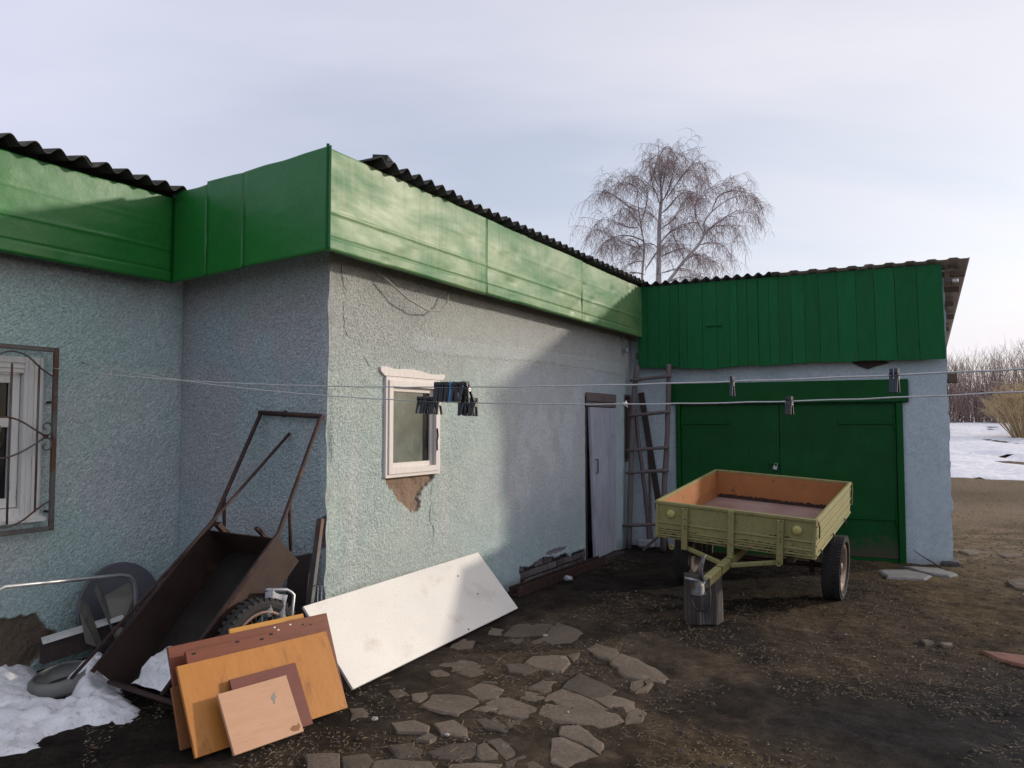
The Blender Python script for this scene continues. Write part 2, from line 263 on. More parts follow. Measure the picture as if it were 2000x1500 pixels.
# ------------------------------------------------------------------ building blocks
def tag(o, label=None, cat=None, group=None, kind=None):
    if label: o['label'] = label
    if cat: o['category'] = cat
    if group: o['group'] = group
    if kind: o['kind'] = kind
    return o
def empty(name, loc, rotz=0, **k):
    o = bpy.data.objects.new(name, None); COL.objects.link(o); o.location = loc; o.rotation_euler = (0, 0, rotz); o.empty_display_size = .1
    return tag(o, **k)
def link(name, me, parent=None, loc=None):
    o = bpy.data.objects.new(name, me); COL.objects.link(o)
    if parent: o.parent = parent
    if loc is not None: o.location = loc
    return o
class MB:
    def __init__(s): s.v = []; s.f = []; s.m = []; s.mi = 0
    def add(s, vs, fs):
        k = len(s.v); s.v += [tuple(p) for p in vs]; s.f += [tuple(i+k for i in f) for f in fs]; s.m += [s.mi]*len(fs); return s
    def box(s, c, d, rot=None):
        hx, hy, hz = d[0]/2, d[1]/2, d[2]/2
        vs = [Vector((x, y, z)) for z in (-hz, hz) for y in (-hy, hy) for x in (-hx, hx)]
        if rot is not None: vs = [rot @ q for q in vs]
        c = Vector(c)
        return s.add([q+c for q in vs], [(0, 2, 3, 1), (4, 5, 7, 6), (0, 1, 5, 4), (2, 6, 7, 3), (0, 4, 6, 2), (1, 3, 7, 5)])
    def bb(s, a, b): return s.box([(a[i]+b[i])/2 for i in range(3)], [abs(b[i]-a[i]) for i in range(3)])
    def beam(s, a, b, w, h, up=(0, 0, 1)):
        a, b = Vector(a), Vector(b); d = (b-a); L = d.length; y = d.normalized(); x = y.cross(Vector(up)).normalized(); z = x.cross(y)
        return s.box((a+b)/2, (w, L, h), Matrix((x, y, z)).transposed())
    def tube(s, pts, r, n=8, cap=True):
        pts = [Vector(p) for p in pts]; k = len(pts); rs = r if hasattr(r, '__len__') else [r]*k
        t0 = (pts[1]-pts[0]).normalized(); ref = Vector((0, 0, 1)) if abs(t0.z) < .9 else Vector((1, 0, 0)); x = t0.cross(ref).normalized(); vs = []
        for i in range(k):
            t = (pts[min(i+1, k-1)]-pts[max(i-1, 0)]).normalized(); x = (x-t*x.dot(t)).normalized(); y = t.cross(x)
            for j in range(n):
                a = 2*math.pi*j/n; vs.append(pts[i]+(x*math.cos(a)+y*math.sin(a))*rs[i])
        fs = [(i*n+j, i*n+(j+1) % n, (i+1)*n+(j+1) % n, (i+1)*n+j) for i in range(k-1) for j in range(n)]
        if cap: fs += [tuple(range(n-1, -1, -1)), tuple((k-1)*n+j for j in range(n))]
        return s.add(vs, fs)
    def lathe(s, prof, n=24, c=(0, 0, 0), mat=None, close=False):
        """profile (radius, height) round local z; mat turns it"""
        c = Vector(c); vs = []
        for r, h in prof:
            for j in range(n):
                a = 2*math.pi*j/n; q = Vector((r*math.cos(a), r*math.sin(a), h)); vs.append(c+(mat @ q if mat else q))
        k = len(prof); fs = []
        for i in range(k-1+(1 if close else 0)):
            i2 = (i+1) % k
            fs += [(i*n+j, i*n+(j+1) % n, i2*n+(j+1) % n, i2*n+j) for j in range(n)]
        return s.add(vs, fs)
    def prism(s, poly, z0, z1, fn=None):
        n = len(poly); vs = [(x, y, z0) for x, y in poly]+[(x, y, z1) for x, y in poly]
        if fn: vs = [fn(*q) for q in vs]
        return s.add(vs, [tuple(range(n-1, -1, -1)), tuple(range(n, 2*n))]+[(i, (i+1) % n, (i+1) % n+n, i+n) for i in range(n)])
    def mesh(s, name, mats, smooth=False):
        me = bpy.data.meshes.new(name); me.from_pydata(s.v, [], s.f)
        for m in (mats if isinstance(mats, (list, tuple)) else [mats]): me.materials.append(m)
        if max(s.m, default=0) > 0: me.polygons.foreach_set('material_index', s.m)
        if smooth: me.polygons.foreach_set('use_smooth', [True]*len(s.f))
        me.update(); return me
    def build(s, name, mats, parent=None, smooth=False, loc=None, bevel=0):
        me = s.mesh(name, mats, smooth)
        if bevel:
            bm = bmesh.new(); bm.from_mesh(me); bmesh.ops.bevel(bm, geom=list(bm.edges), offset=bevel, segments=1, affect='EDGES', clamp_overlap=True); bm.to_mesh(me); bm.free()
        return link(name, me, parent, loc)
def pbox(name, a, b, mat, parent, bevel=0): return MB().bb(a, b).build(name, mat, parent, bevel=bevel)
def grid_mesh(name, P, keep, mat, attrs=None, extra=None, smooth=True):
    """P: (nu,nv,3) points, keep: (nu-1,nv-1) bool"""
    nu, nv = P.shape[:2]; idx = np.arange(nu*nv).reshape(nu, nv)
    q = np.stack([idx[:-1, :-1], idx[1:, :-1], idx[1:, 1:], idx[:-1, 1:]], -1)[keep]
    used = np.zeros(nu*nv, bool); used[q.ravel()] = True; rm = np.cumsum(used)-1; q = rm[q]; V = P.reshape(-1, 3)[used]
    nq = len(q); ex_v, ex_f = (extra if extra else ([], [])); nv0 = len(V)
    if len(ex_v): V = np.vstack([V, np.array(ex_v, float)]); q = np.vstack([q, np.array(ex_f)+nv0])
    me = bpy.data.meshes.new(name); me.vertices.add(len(V)); me.vertices.foreach_set('co', V.astype(np.float32).ravel())
    me.loops.add(len(q)*4); me.loops.foreach_set('vertex_index', q.astype(np.int32).ravel()); me.polygons.add(len(q))
    me.polygons.foreach_set('loop_start', np.arange(0, len(q)*4, 4, dtype=np.int32)); me.polygons.foreach_set('loop_total', np.full(len(q), 4, np.int32))
    sm = np.full(len(q), smooth); sm[nq:] = False; me.polygons.foreach_set('use_smooth', sm)
    for an, arr in (attrs or {}).items():
        a = arr.reshape(nu*nv, -1)[used]
        if len(ex_v): a = np.vstack([a, np.tile(np.median(a, 0), (len(ex_v), 1))])
        if a.shape[1] == 3:
            at_ = me.attributes.new(an, 'FLOAT_COLOR', 'POINT'); at_.data.foreach_set('color', np.hstack([a, np.ones((len(a), 1))]).astype(np.float32).ravel())
        else:
            at_ = me.attributes.new(an, 'FLOAT', 'POINT'); at_.data.foreach_set('value', a.astype(np.float32).ravel())
    me.materials.append(mat); me.update(calc_edges=True); me.validate(); return me

# ------------------------------------------------------------------ ground
def rise(y): return sstep(18, 62, y)*1.5
def gh(x, y):
    n = -.009+(fbm(x*1.3, y*1.3, 4, 3)-.5)*.03+(fbm(x*5, y*5, 3, 6)-.5)*.022+(fbm(x*14, y*14, 3, 8)-.5)*.022
    return np.minimum(n, .001)+rise(y)
def axis(lo, hi, fl, fh, fine):
    c = np.arange(fl, fh, fine); a = fl-np.cumsum(np.geomspace(fine*1.5, (fl-lo)/5, 26)); b = c[-1]+np.cumsum(np.geomspace(fine*1.5, (hi-fh)/5, 26))
    return np.concatenate([a[::-1], c, b])
def make_ground():
    xs = axis(-500, 500, -3.6, 6.2, .025); ys = axis(-400, 700, 2.6, 11, .025)
    X, Y = np.meshgrid(xs, ys, indexing='ij'); Z = gh(X, Y)
    soil = np.array([.098, .069, .049]); dark = np.array([.043, .034, .029]); grass = np.array([.155, .112, .055]); dark_grey = np.array([.036, .033, .036]); tan = np.array([.105, .072, .048]); sunlit_soil = np.array([.30, .225, .155])
    n1 = fbm(X*.9, Y*.9, 5, 21); n2 = fbm(X*.35+4, Y*.35, 4, 31)
    c = soil[None, None]*(1+0*X[..., None])
    c = c+(dark-c)*sstep(.45, .62, n1)[..., None]
    c = c+(tan*1.25-c)*(sstep(.48, .64, fbm(X*1.6, Y*1.6, 5, 41))*.85)[..., None]
    # darker soil along the walls and under the trailer, dark grey patch in the right foreground
    dark_zone = sstep(.9, -.1, poly_sd([(-3.6, 5.5), (-2.4, 3.4), (-1.5, 3.4), (-.9, 4.6), (.1, 6.8), (1.2, 8.1), (1.9, 6.9), (3, 7.6), (3.4, 8.7), (1.6, 10.2)], X, Y)+(n1-.5)*1.2)
    c = c+(dark*.8-c)*(dark_zone*.85)[..., None]
    grey_patch = sstep(.45, -.15, poly_sd([(1.0, 3.7), (1.6, 4.3), (3.3, 4.9), (6, 4.6), (6, 2), (.6, 2.2)], X, Y)+(n1-.5)*1.1)
    c = c+(dark_grey-c)*(grey_patch*.9)[..., None]
    g = sstep(.5, .68, n2+.10*sstep(6, 14, Y)+.07*sstep(4.6, 7, X))*(1-dark_zone)
    c = c+(grass-c)*(g*.8)[..., None]; dry = sstep(11, 17, Y)*sstep(.42, .62, n1); c = c+(np.array([.30, .215, .10])-c)*(dry*.7)[..., None]
    sunny = sstep(3.9, 6.2, X+.1*(Y-8))*sstep(4.6, 7.5, Y+.6*(n1-.5)); c = c+(sunlit_soil-c)*(sunny*(.45+.5*sstep(.35, .6, n1)))[..., None]  # sunlight on the right-hand ground is put into the soil colour as paler tan
    zone = sstep(.35, -.25, poly_sd([(-.95, 3.5), (-.3, 5.2), (.2, 6.5), (1.0, 6.6), (1.55, 5.0), (1.0, 4.3), (.6, 3.4)], X, Y)+(n1-.5)*.7); c = c+(np.array([.125, .092, .066])-c)*(zone*.75)[..., None]
    fin = np.clip(.95+.75*(fbm(X*7, Y*7, 4, 51)-.5)*2, .35, 1.9); c = c*fin[..., None]
    P = np.stack([X, Y, Z], -1)
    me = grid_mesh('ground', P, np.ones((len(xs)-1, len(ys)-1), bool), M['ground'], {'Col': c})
    return tag(link('ground', me), kind='structure')
GROUND = make_ground()

# ------------------------------------------------------------------ the three buildings
TH = R(60.3); CC = Vector((-1.264, 5.257, 0)); UX = Vector((math.cos(TH), math.sin(TH), 0)); UY = Vector((-math.sin(TH), math.cos(TH), 0))
YA = 1.53
GA = R(-24.5); J = Vector((1.595, 10.27, 0)); GX = Vector((math.cos(GA), math.sin(GA), 0)); GY = Vector((-math.sin(GA), math.cos(GA), 0))
def onC(px, py, y=0):
    d = onp(px, py, CC+UY*y, UY)-CC; return (d.dot(UX), d.z)
def onB(px, py, x=0):
    d = onp(px, py, CC+UX*x, UX)-CC; return (YA-d.dot(UY), d.z)
def onA(px, py, y=0):
    d = onp(px, py, CC+UY*(YA+y), UY)-CC; return (d.dot(UX), d.z)
def onD(px, py, y=0):
    d = onp(px, py, J+GY*y, GY)-J; return (d.dot(GX), d.z)
def shed_w(x, y, z=0): return CC+UX*x+UY*y+Vector((0, 0, z))
def gar_w(x, y, z=0): return J+GX*x+GY*y+Vector((0, 0, z))
house = empty('house', CC+UY*YA, TH, label='grey green roughcast house at the far left with grilled white window', cat='house')
shed = empty('outbuilding', CC, TH, label='long roughcast outbuilding with pale green metal fascia, small window and lilac door', cat='outbuilding')
garage = empty('garage', J, GA, label='pale blue garage with dark green gate and green board fascia', cat='garage')

def make_wall(name, parent, x0, x1, z0, z1, holes, hf, cf, pf, place, step, reveal=.2, smooth=False):
    xs = np.arange(round((x1-x0)/step)+1)*step+x0; zs = np.arange(round((z1-z0)/step)+1)*step+z0
    X, Z = np.meshgrid(xs, zs, indexing='ij'); h = hf(X, Z); keep = np.ones((len(xs)-1, len(zs)-1), bool); ev, ef = [], []
    xm = (xs[:-1]+xs[1:])/2; zm = (zs[:-1]+zs[1:])/2
    for (a, b, c, d) in holes:
        keep &= ~(((xm > a) & (xm < b))[:, None] & ((zm > c) & (zm < d))[None])
        for p in (((a, c), (a, d)), ((b, d), (b, c)), ((a, d), (b, d)), ((b, c), (a, c))):
            k = len(ev); (u0, w0), (u1, w1) = p
            ev += [place(u0, .004, w0), place(u0, -reveal, w0), place(u1, -reveal, w1), place(u1, .004, w1)]; ef.append((k, k+1, k+2, k+3))
    P = np.stack([np.broadcast_to(q, X.shape) for q in place(X, h, Z)], -1)
    me = grid_mesh(name, P, keep, M['stucco'], {'Col': np.clip(cf(X, Z), 0, 1), 'pebble': pf(X, Z)}, (ev, ef), smooth)
    o = link(name, me, parent)
    def samp(x, z):
        i = int(np.clip(round((x-x0)/step), 0, len(xs)-1)); j = int(np.clip(round((z-z0)/step), 0, len(zs)-1)); return float(h[max(0, i-1):i+2, max(0, j-1):j+2].max())
    return o, samp
def mixa(c, d, f): return c+(np.array(d)-c)*f[..., None]
def peb(X, Z, s):
    g = np.random.default_rng(s).random(X.shape)
    amp = .45+.9*fbm(X*2.3, Z*2.3, 3, s+40)
    return ((g-.5)*.0062+(vn(X*62, Z*62, s)-.5)*.0022)*amp+(vn(X*31, Z*31, s+2)-.5)*.002+(fbm(X*3, Z*3, 3, s+4)-.5)*.014

# --- house front (left)
claA = [onA(*q) for q in ((-30, 1207), (20, 1207), (55, 1203), (70, 1200), (80, 1215), (92, 1228), (108, 1236), (100, 1262), (60, 1300), (-60, 1330))]
def sdA(X, Z): return poly_sd(claA, X, Z)+(vn(X*30, Z*30, 5)-.5)*.03
def hA(X, Z):
    e = sstep(0, .04, -X); h = (peb(X, Z, 1)+.004)*e; s = sstep(.006, -.012, sdA(X, Z)); return h*(1-s)+s*(-.02+(fbm(X*14, Z*14, 4, 9)-.5)*.03)
def cA(X, Z):
    n = fbm(X*2.2, Z*2.2, 5, 12); c = np.zeros(X.shape+(3,))+np.array([.445, .57, .55])
    c = mixa(c, (.50, .575, .565), sstep(.45, .65, n)); c = mixa(c, (.48, .51, .54), sstep(.55, .72, fbm(X*1.1+7, Z*1.1, 4, 14))*.6)
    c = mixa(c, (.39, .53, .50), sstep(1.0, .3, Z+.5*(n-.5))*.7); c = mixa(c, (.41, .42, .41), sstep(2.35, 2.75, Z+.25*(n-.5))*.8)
    c = c*(.80+.46*np.random.default_rng(2).random(X.shape)**1.0)[..., None]  # random speckle paints the shade in the pebble cavities
    return mixa(c, (.15, .115, .085), sstep(.01, -.005, sdA(X, Z)))
WA = (-2.05, -1.06, .99, 2.03)
wallA, sA = make_wall('wall', house, -3.6, 0, -.04, 3.3, [WA], hA, cA, lambda X, Z: .9+0*X, lambda x, h, z: (x, -h, z), .01)
pbox('rear_wall', (-3.6, 4.6, -.05), (0, 4.8, 3.6), M['plinth'], house)
pbox('side_wall', (-3.8, 0.02, -.05), (-3.603, 4.8, 3.6), M['plinth'], house)
def cnr(z, d):
    z = np.asarray(z, float); k = sstep(.07, 0., np.asarray(d, float)); c = sstep(.62, .75, vn(z*3.1, 0*z+2, 8))*.014
    return k*((vn(z*9, 0*z, 4)-.5)*.014+c), k*((vn(z*9, 0*z+5, 4)-.5)*.014+c)
def plC(x, h, z):
    a, b = cnr(z, x); return (x+a, -h+b, z)
def plB(x, h, z):
    a, b = cnr(z, YA-np.asarray(x, float)); return (-h+a, YA-x+b, z)
# --- outbuilding: return wall and long wall
chip = [onB(*q) for q in ((627, 1012), (640, 1005), (640, 1062), (628, 1075), (618, 1070), (622, 1035))]
def hB(X, Z):
    e = sstep(0, .05, YA-X)*sstep(0, .03, X); s = sstep(.01, -.015, poly_sd(chip, X, Z)); return (peb(X, Z, 21)+.004)*e*(1-s)-s*.02
def cB(X, Z):
    n = fbm(X*2.2, Z*2.2, 5, 52); c = np.zeros(X.shape+(3,))+np.array([.42, .50, .515])
    c = mixa(c, (.46, .48, .50), sstep(.45, .65, n)); c = mixa(c, (.38, .47, .48), sstep(.9, .2, Z)*.7)
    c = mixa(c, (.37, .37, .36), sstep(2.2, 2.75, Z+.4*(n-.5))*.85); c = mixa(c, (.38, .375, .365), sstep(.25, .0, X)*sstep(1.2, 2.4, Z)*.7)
    c = c*(.78+.44*np.random.default_rng(6).random(X.shape))[..., None]; return mixa(c, (.24, .20, .22), sstep(.01, -.01, poly_sd(chip, X, Z)))  # darker specks stand for shaded hollows between pebbles
wallB, sB = make_wall('wall', shed, 0, YA, -.04, 3.3, [], hB, cB, lambda X, Z: .95+0*X, plB, .01)
z4 = lambda x, y: (700+x/3.3333, 700+y/3.3333)
clay = [onC(*z4(*q)) for q in ((172, 790), (185, 815), (215, 850), (240, 890), (265, 930), (310, 965), (345, 1000), (378, 996), (398, 975), (400, 930), (388, 905), (420, 850), (450, 815), (485, 785), (490, 735), (330, 730), (180, 770))]
band = [onC(*q) for q in ((800, 655), (905, 668), (1040, 684), (1130, 698), (1215, 712), (1213, 732), (1120, 716), (1040, 706), (950, 700), (830, 690), (790, 676))]
low = [onC(*z4(*q)) for q in ((1045, 1375), (1050, 1362), (1110, 1360), (1150, 1330), (1210, 1292), (1280, 1300), (1340, 1270), (1375, 1285), (1420, 1255), (1475, 1240))]+[(4.32, -.08), (2.75, -.08)]
flake = [onC(*z4(*q)) for q in ((1215, 1275), (1250, 1248), (1300, 1232), (1348, 1230), (1345, 1252), (1300, 1268), (1250, 1285))]
def jag(X, Z, k=.024): return (vn(X*34, Z*34, 61)-.5)*k+(vn(X*80, Z*80, 62)-.5)*k*.5
def rghC(X): return .25+.75*sstep(2.6, .9, X)
def hC(X, Z):
    e = sstep(0, .05, X); h = (peb(X, Z, 31)*(.35+.65*rghC(X))+.004)*e
    s = sstep(.004, -.008, poly_sd(clay, X, Z)+jag(X, Z)); h = h*(1-s)+s*(-.022+(fbm(X*16, Z*16, 4, 33)-.5)*.022)
    s = sstep(.004, -.006, poly_sd(low, X, Z)+jag(X, Z)); h = h*(1-s)-s*.05
    s = sstep(.003, -.006, poly_sd(flake, X, Z)+jag(X, Z)); h = h*(1-s)-s*.012
    return h+.005*sstep(.01, -.01, poly_sd(band, X, Z)+jag(X, Z))
def cC(X, Z):
    n = fbm(X*1.5, Z*1.5, 5, 72); n2 = fbm(X*3.1+5, Z*2.1, 5, 75); drip = fbm(X*7, Z*.9, 4, 78)
    c = np.zeros(X.shape+(3,))+np.array([.475, .53, .495])
    c = mixa(c, (.455, .53, .50), sstep(.42, .62, n)*.9); c = mixa(c, (.57, .585, .56), sstep(.52, .7, drip)*.6)
    c = mixa(c, (.52, .535, .585), sstep(1.9, 2.9, X+.9*(n2-.5))*.75)
    c = mixa(c, (.60, .62, .655), sstep(.5, .64, n2)*sstep(2, 3, X)*.8)
    c = mixa(c, (.45, .57, .585), sstep(.95, .25, Z+.5*(n-.5))*sstep(1.2, 2.6, X)*.85)
    c = mixa(c, (.47, .57, .58), sstep(4.2, 5.2, X)*.8)
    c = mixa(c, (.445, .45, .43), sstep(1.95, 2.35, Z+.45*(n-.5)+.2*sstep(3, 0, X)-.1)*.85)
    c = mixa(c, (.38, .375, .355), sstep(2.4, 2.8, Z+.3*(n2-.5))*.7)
    c = mixa(c, (.50, .53, .52), sstep(.01, -.015, poly_sd(band, X, Z)+jag(X, Z, .06))*.8)
    c = c*(1+(np.random.default_rng(8).random(X.shape)-.5)*.32*rghC(X))[..., None]; c = c*(.93+.14*fbm(X*10, Z*10, 3, 79))[..., None]  # speckle puts cavity shade into the colour, less where plaster is smooth
    c = mixa(c, (.30, .215, .155), sstep(.006, -.004, poly_sd(clay, X, Z)+jag(X, Z)))
    c = mixa(c, (.085, .07, .068), sstep(.006, -.004, poly_sd(low, X, Z)+jag(X, Z)))
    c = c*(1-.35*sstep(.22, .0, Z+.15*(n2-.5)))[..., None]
    return mixa(c, (.31, .28, .32), sstep(.006, -.004, poly_sd(flake, X, Z)+jag(X, Z)))
WC = (.66, 1.24, 1.22, 1.92); DC = (4.26, 5.15, -.04, 1.93); HC = (5.49, 5.72, 1.10, 1.98)
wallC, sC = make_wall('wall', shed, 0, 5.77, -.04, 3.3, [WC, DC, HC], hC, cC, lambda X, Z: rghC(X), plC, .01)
pbox('rear_wall', (0, 3.5, -.05), (5.77, 3.7, 3.6), M['plinth'], shed)
pbox('end_wall', (5.772, .03, -.05), (5.9, 3.7, 3.6), M['plinth'], shed)
# exposed bricks at the foot of the long wall
def foot_bricks():
    bm = MB().box((0, 0, 0), (.19, .09, .062)).mesh('brick', M['brick']); b = bmesh.new(); b.from_mesh(bm); bmesh.ops.bevel(b, geom=list(b.edges), offset=.006, segments=1, affect='EDGES'); b.to_mesh(bm); b.free()
    poly = low
    for row in range(3):
        for i in range(9):
            x = 2.72+i*.205+(.1 if row % 2 else 0); z = .018+row*.075
            if float(poly_sd(poly, np.array([x]), np.array([z]))[0]) > -.012: continue
            o = link('brick', bm, wallC, (x, .052+random.uniform(-.006, .008), z)); o.rotation_euler = (random.uniform(-.05, .05), random.uniform(-.03, .03), random.uniform(-.05, .05))
foot_bricks()
def crack(pts, w=.0045):
    pts = [onC(*q) for q in pts]; m = MB(); fine = []
    for (a, b) in zip(pts[:-1], pts[1:]):
        n = max(2, int(math.hypot(b[0]-a[0], b[1]-a[1])/.02))
        for k in range(n): t = k/n; fine.append((a[0]+(b[0]-a[0])*t+random.gauss(0, .004), a[1]+(b[1]-a[1])*t+random.gauss(0, .003)))
    fine.append(pts[-1]); vs = []
    for k, (x, z) in enumerate(fine):
        ww = w*random.uniform(.3, 1)*math.sin(math.pi*(k+.6)/(len(fine)+.2)); y = -sC(x, z)-.0012; vs += [(x-ww, y, z), (x+ww, y, z)]
    m.add(vs, [(2*k, 2*k+1, 2*k+3, 2*k+2) for k in range(len(fine)-1)]); return m.build('crack', M['crack'], wallC)
zf = lambda x, y: (600+x/2.857, 260+y/2.857)
for cr in ([(190, 720), (188, 790), (200, 850), (218, 888)], [(200, 915), (198, 950), (200, 1080), (215, 1130), (280, 1160), (305, 1220)], [(885, 1155), (1000, 1175), (1130, 1200), (1300, 1225)]):
    crack([zf(*q) for q in cr])
for cr in ([(30, -10), (60, 40), (100, 68)], [(486, 780), (470, 850), (465, 960), (460, 1060), (490, 1110), (480, 1200), (485, 1290)], [(1350, 145), (1345, 170)], [(1300, -20), (1420, 10), (1560, 25)], [(250, 90), (268, 40), (262, 10)]):
    crack([z4(*q) for q in cr], .0035)
# --- garage front
def hD(X, Z): return (fbm(X*1.0, Z*1.0, 3, 91)-.5)*.024+.004
def cD(X, Z):
    n = fbm(X*1.7, Z*1.7, 5, 95); c = np.zeros(X.shape+(3,))+np.array([.52, .605, .65])
    c = mixa(c, (.575, .645, .685), sstep(.45, .65, n)); c = mixa(c, (.44, .55, .59), sstep(.52, .7, fbm(X*4, Z*1.2, 4, 97))*.7)
    c = mixa(c, (.36, .37, .37), sstep(.12, -.02, Z+.1*(n-.5))*.8); return c*(.92+.16*vn(X*30, Z*30, 98))[..., None]
def plD(x, h, z):
    k = sstep(3.6, 3.7, np.asarray(x, float)); return (x+k*((vn(np.asarray(z)*14, 0*np.asarray(z)+3, 3)-.5)*.03+.012*(1-np.asarray(z)/2.4)), -h*(1-k)+k*.004, z)
wallD, sD = make_wall('wall', garage, 0, 3.70, -.04, 3.36, [(.62, 3.2, -.04, 1.86)], hD, cD, lambda X, Z: .12+0*X, plD, .02, .3, True)
def hS(X, Z): return (fbm(X*1.2, Z*1.2, 4, 101)-.5)*.03*sstep(0, .1, X)
make_wall('side_wall', garage, 0, 4.6, -.04, 2.5, [], hS, cD, lambda X, Z: .12+0*X, lambda x, h, z: (3.70+h, x+.004, z), .05)
pbox('rear_wall', (-.1, 4.6, -.05), (3.70, 4.8, 2.2), M['plinth'], garage)
pbox('side_wall', (-.2, .3, -.05), (-.02, 4.6, 2.3), M['plinth'], garage)
pbox('plinth', (3.58, -.05, -.04), (3.78, .25, .05), M['mortar'], garage, .02)

# --- green sheet metal fascias
def panel(parent, mat, a0, a1, zb, zt, place, seed, crease=True):
    n = max(4, int(abs(a1-a0)/.035)); u = np.linspace(0, 1, n+1); f = np.concatenate([[-.035, -.03], np.linspace(0, 1, 76)])
    U, F = np.meshgrid(u, f, indexing='ij'); A = a0+(a1-a0)*U
    zb_ = zb[0]+(zb[1]-zb[0])*U; zt_ = zt[0]+(zt[1]-zt[0])*U; Z = zb_+(zt_-zb_)*F
    h = (fbm(A*1.6+seed, F*1.6, 4, seed)-.5)*.03*np.sin(np.pi*np.clip(F, 0, 1))**.6
    if crease:
        h = h+.0055*np.exp(-((F-.36)/.018)**2)-.007*np.exp(-((F-.10)/.011)**2)+.003*sstep(.095, .08, F)+.0012*np.exp(-((F-.66)/.02)**2)
        dents = sum(np.exp(-(((A-x)/.05)**2+((Z-z)/.04)**2))*d for x, z, d in [(random.uniform(min(a0, a1), max(a0, a1)), random.uniform(zb[0], zt[0]), random.choice((-.006, -.009, .005))) for _ in range(9)]); h = h+dents
    h = np.where(F < -.032, -.03, h); Z = Z+(vn(A*5, A*0+seed, seed)-.5)*.012*(F > .98)+(vn(A*3, A*0+seed, seed+3)-.5)*.01*(F < .01)
    P = np.stack([np.broadcast_to(q, A.shape) for q in place(A, h, Z)], -1)
    o = link('fascia_panel', grid_mesh('fascia_panel', P, np.ones((n, len(f)-1), bool), mat), parent)
    s = o.modifiers.new('thickness', 'SOLIDIFY'); s.thickness = .003; s.offset = -1
    return o
pC = lambda x, h, z: (x, -.2-h, z)
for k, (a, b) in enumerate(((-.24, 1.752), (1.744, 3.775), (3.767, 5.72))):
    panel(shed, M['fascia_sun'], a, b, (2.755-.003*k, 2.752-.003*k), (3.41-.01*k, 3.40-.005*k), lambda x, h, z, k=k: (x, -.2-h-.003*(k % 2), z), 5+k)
pB = lambda x, h, z: (-.235-h, YA-x, z)
def zB(x): t = (1.77-x)/(1.77-.17); return 2.755-.08*t, 3.415-.085*t
for k, (a, b) in enumerate(((.17, .56), (.555, .95), (.945, 1.765))):
    (b0, t0), (b1, t1) = zB(a), zB(b); panel(shed, M['fascia'], a, b, (b0, b1), (t0+.012*(k == 1), t1), lambda x, h, z, k=k: (-.235-h*.5-.003*k, YA-x, z), 15+k, False)
MB().tube([(-.242, -.207, 2.74), (-.24, -.205, 3.43)], .011, 8).build('corner_trim', M['board_green'], shed)
panel(house, M['fascia'], -3.6, -.225, (2.69, 2.68), (3.29, 3.30), lambda x, h, z: (x, -.17-h, z), 33)
# eave joists behind the fascia
for x in np.arange(.15, 5.7, .62): pbox('joist', (x, -.18, 2.86), (x+.05, .02, 2.96), M['rafter'], shed)
for x in np.arange(-3.4, -.2, .62): pbox('joist', (x, -.15, 2.82), (x+.05, .02, 2.92), M['rafter'], house)
cab = [(.45, -.03, 2.74), (.55, -.08, 2.66), (.75, -.10, 2.56), (1.0, -.105, 2.50), (1.2, -.10, 2.52), (1.32, -.08, 2.60), (1.38, -.05, 2.74)]
MB().tube(cab, .007, 6).build('cable', M['cable'], shed, True)
ins = MB(); ins.lathe([(.0, -.03), (.028, -.03), (.03, .0), (.022, .03), (.0, .03)], 10, (5.45, -.06, 2.55)); ins.tube([(5.45, -.06, 2.57), (5.42, -.05, 2.68), (5.35, -.03, 2.76)], .006, 5); ins.build('insulator', M['plinth'], shed, True)

# --- corrugated roofs
def sheet_mesh(nw, length, wave=.15, amp=.026, trap=False, th=.007):
    n = nw*12; x = np.linspace(0, nw*wave, n+1); ph = 2*np.pi*x/wave
    w = np.clip(np.sin(ph)*2.4, -.55, 1)*amp if trap else np.sin(ph)*amp
    ys = np.linspace(0, length, 5); m = MB(); k = len(x)
    for lay in (0, th):
        m.add([(x[i], y, w[i]+lay) for y in ys for i in range(k)], [((j*k+i), (j*k+i+1), ((j+1)*k+i+1), ((j+1)*k+i)) if lay else ((j*k+i), ((j+1)*k+i), ((j+1)*k+i+1), (j*k+i+1)) for j in range(4) for i in range(k-1)])
    o = 5*k; m.f += [(i, i+1, o+i+1, o+i) for i in range(k-1)]+[(4*k+i+1, 4*k+i, o+4*k+i, o+4*k+i+1) for i in range(k-1)]+[(j*k, o+j*k, o+(j+1)*k, (j+1)*k) for j in range(4)]+[((j+1)*k-1, (j+2)*k-1, o+(j+2)*k-1, o+(j+1)*k-1) for j in range(4)]
    m.m = [0]*len(m.f); return m
slate7 = sheet_mesh(7, 1.75).mesh('roof_sheet', M['slate'], True)
slate8 = sheet_mesh(8, 1.75, .127, .022).mesh('roof_sheet', M['slate'], True)
trap = sheet_mesh(5, 5.0, .215, .012, True, .003)
def roof(parent, mesh, x0, n, y0, z0, slope, step, rows=2):
    for r in range(rows):
        for i in range(n):
            o = link('roof_sheet', mesh, parent, (x0+i*step+random.uniform(-.004, .004), y0+r*1.6*math.cos(slope)+random.uniform(-.022, .022), z0+r*1.6*math.sin(slope)+.010*r+.008*(i % 2)+random.uniform(0, .006)))
            o.rotation_euler = (slope, random.uniform(-.004, .004), 0)
roof(house, slate7, -3.80, 4, -.27, 3.335, R(9), .925, 3)
roof(shed, slate7, .17, 6, -.265, 3.435, R(.3), .92, 3)
roof(garage, slate8, -.02, 2, -.20, 3.425, R(-15), .90, 3)
for i in range(2):
    m = trap.mesh('roof_sheet', [M['slate_under']], False)
    o = link('roof_sheet', m, garage, (1.82+i*1.04, -.2+.01*i, 3.44+.006*i)); o.rotation_euler = (R(-15), 0, 0)
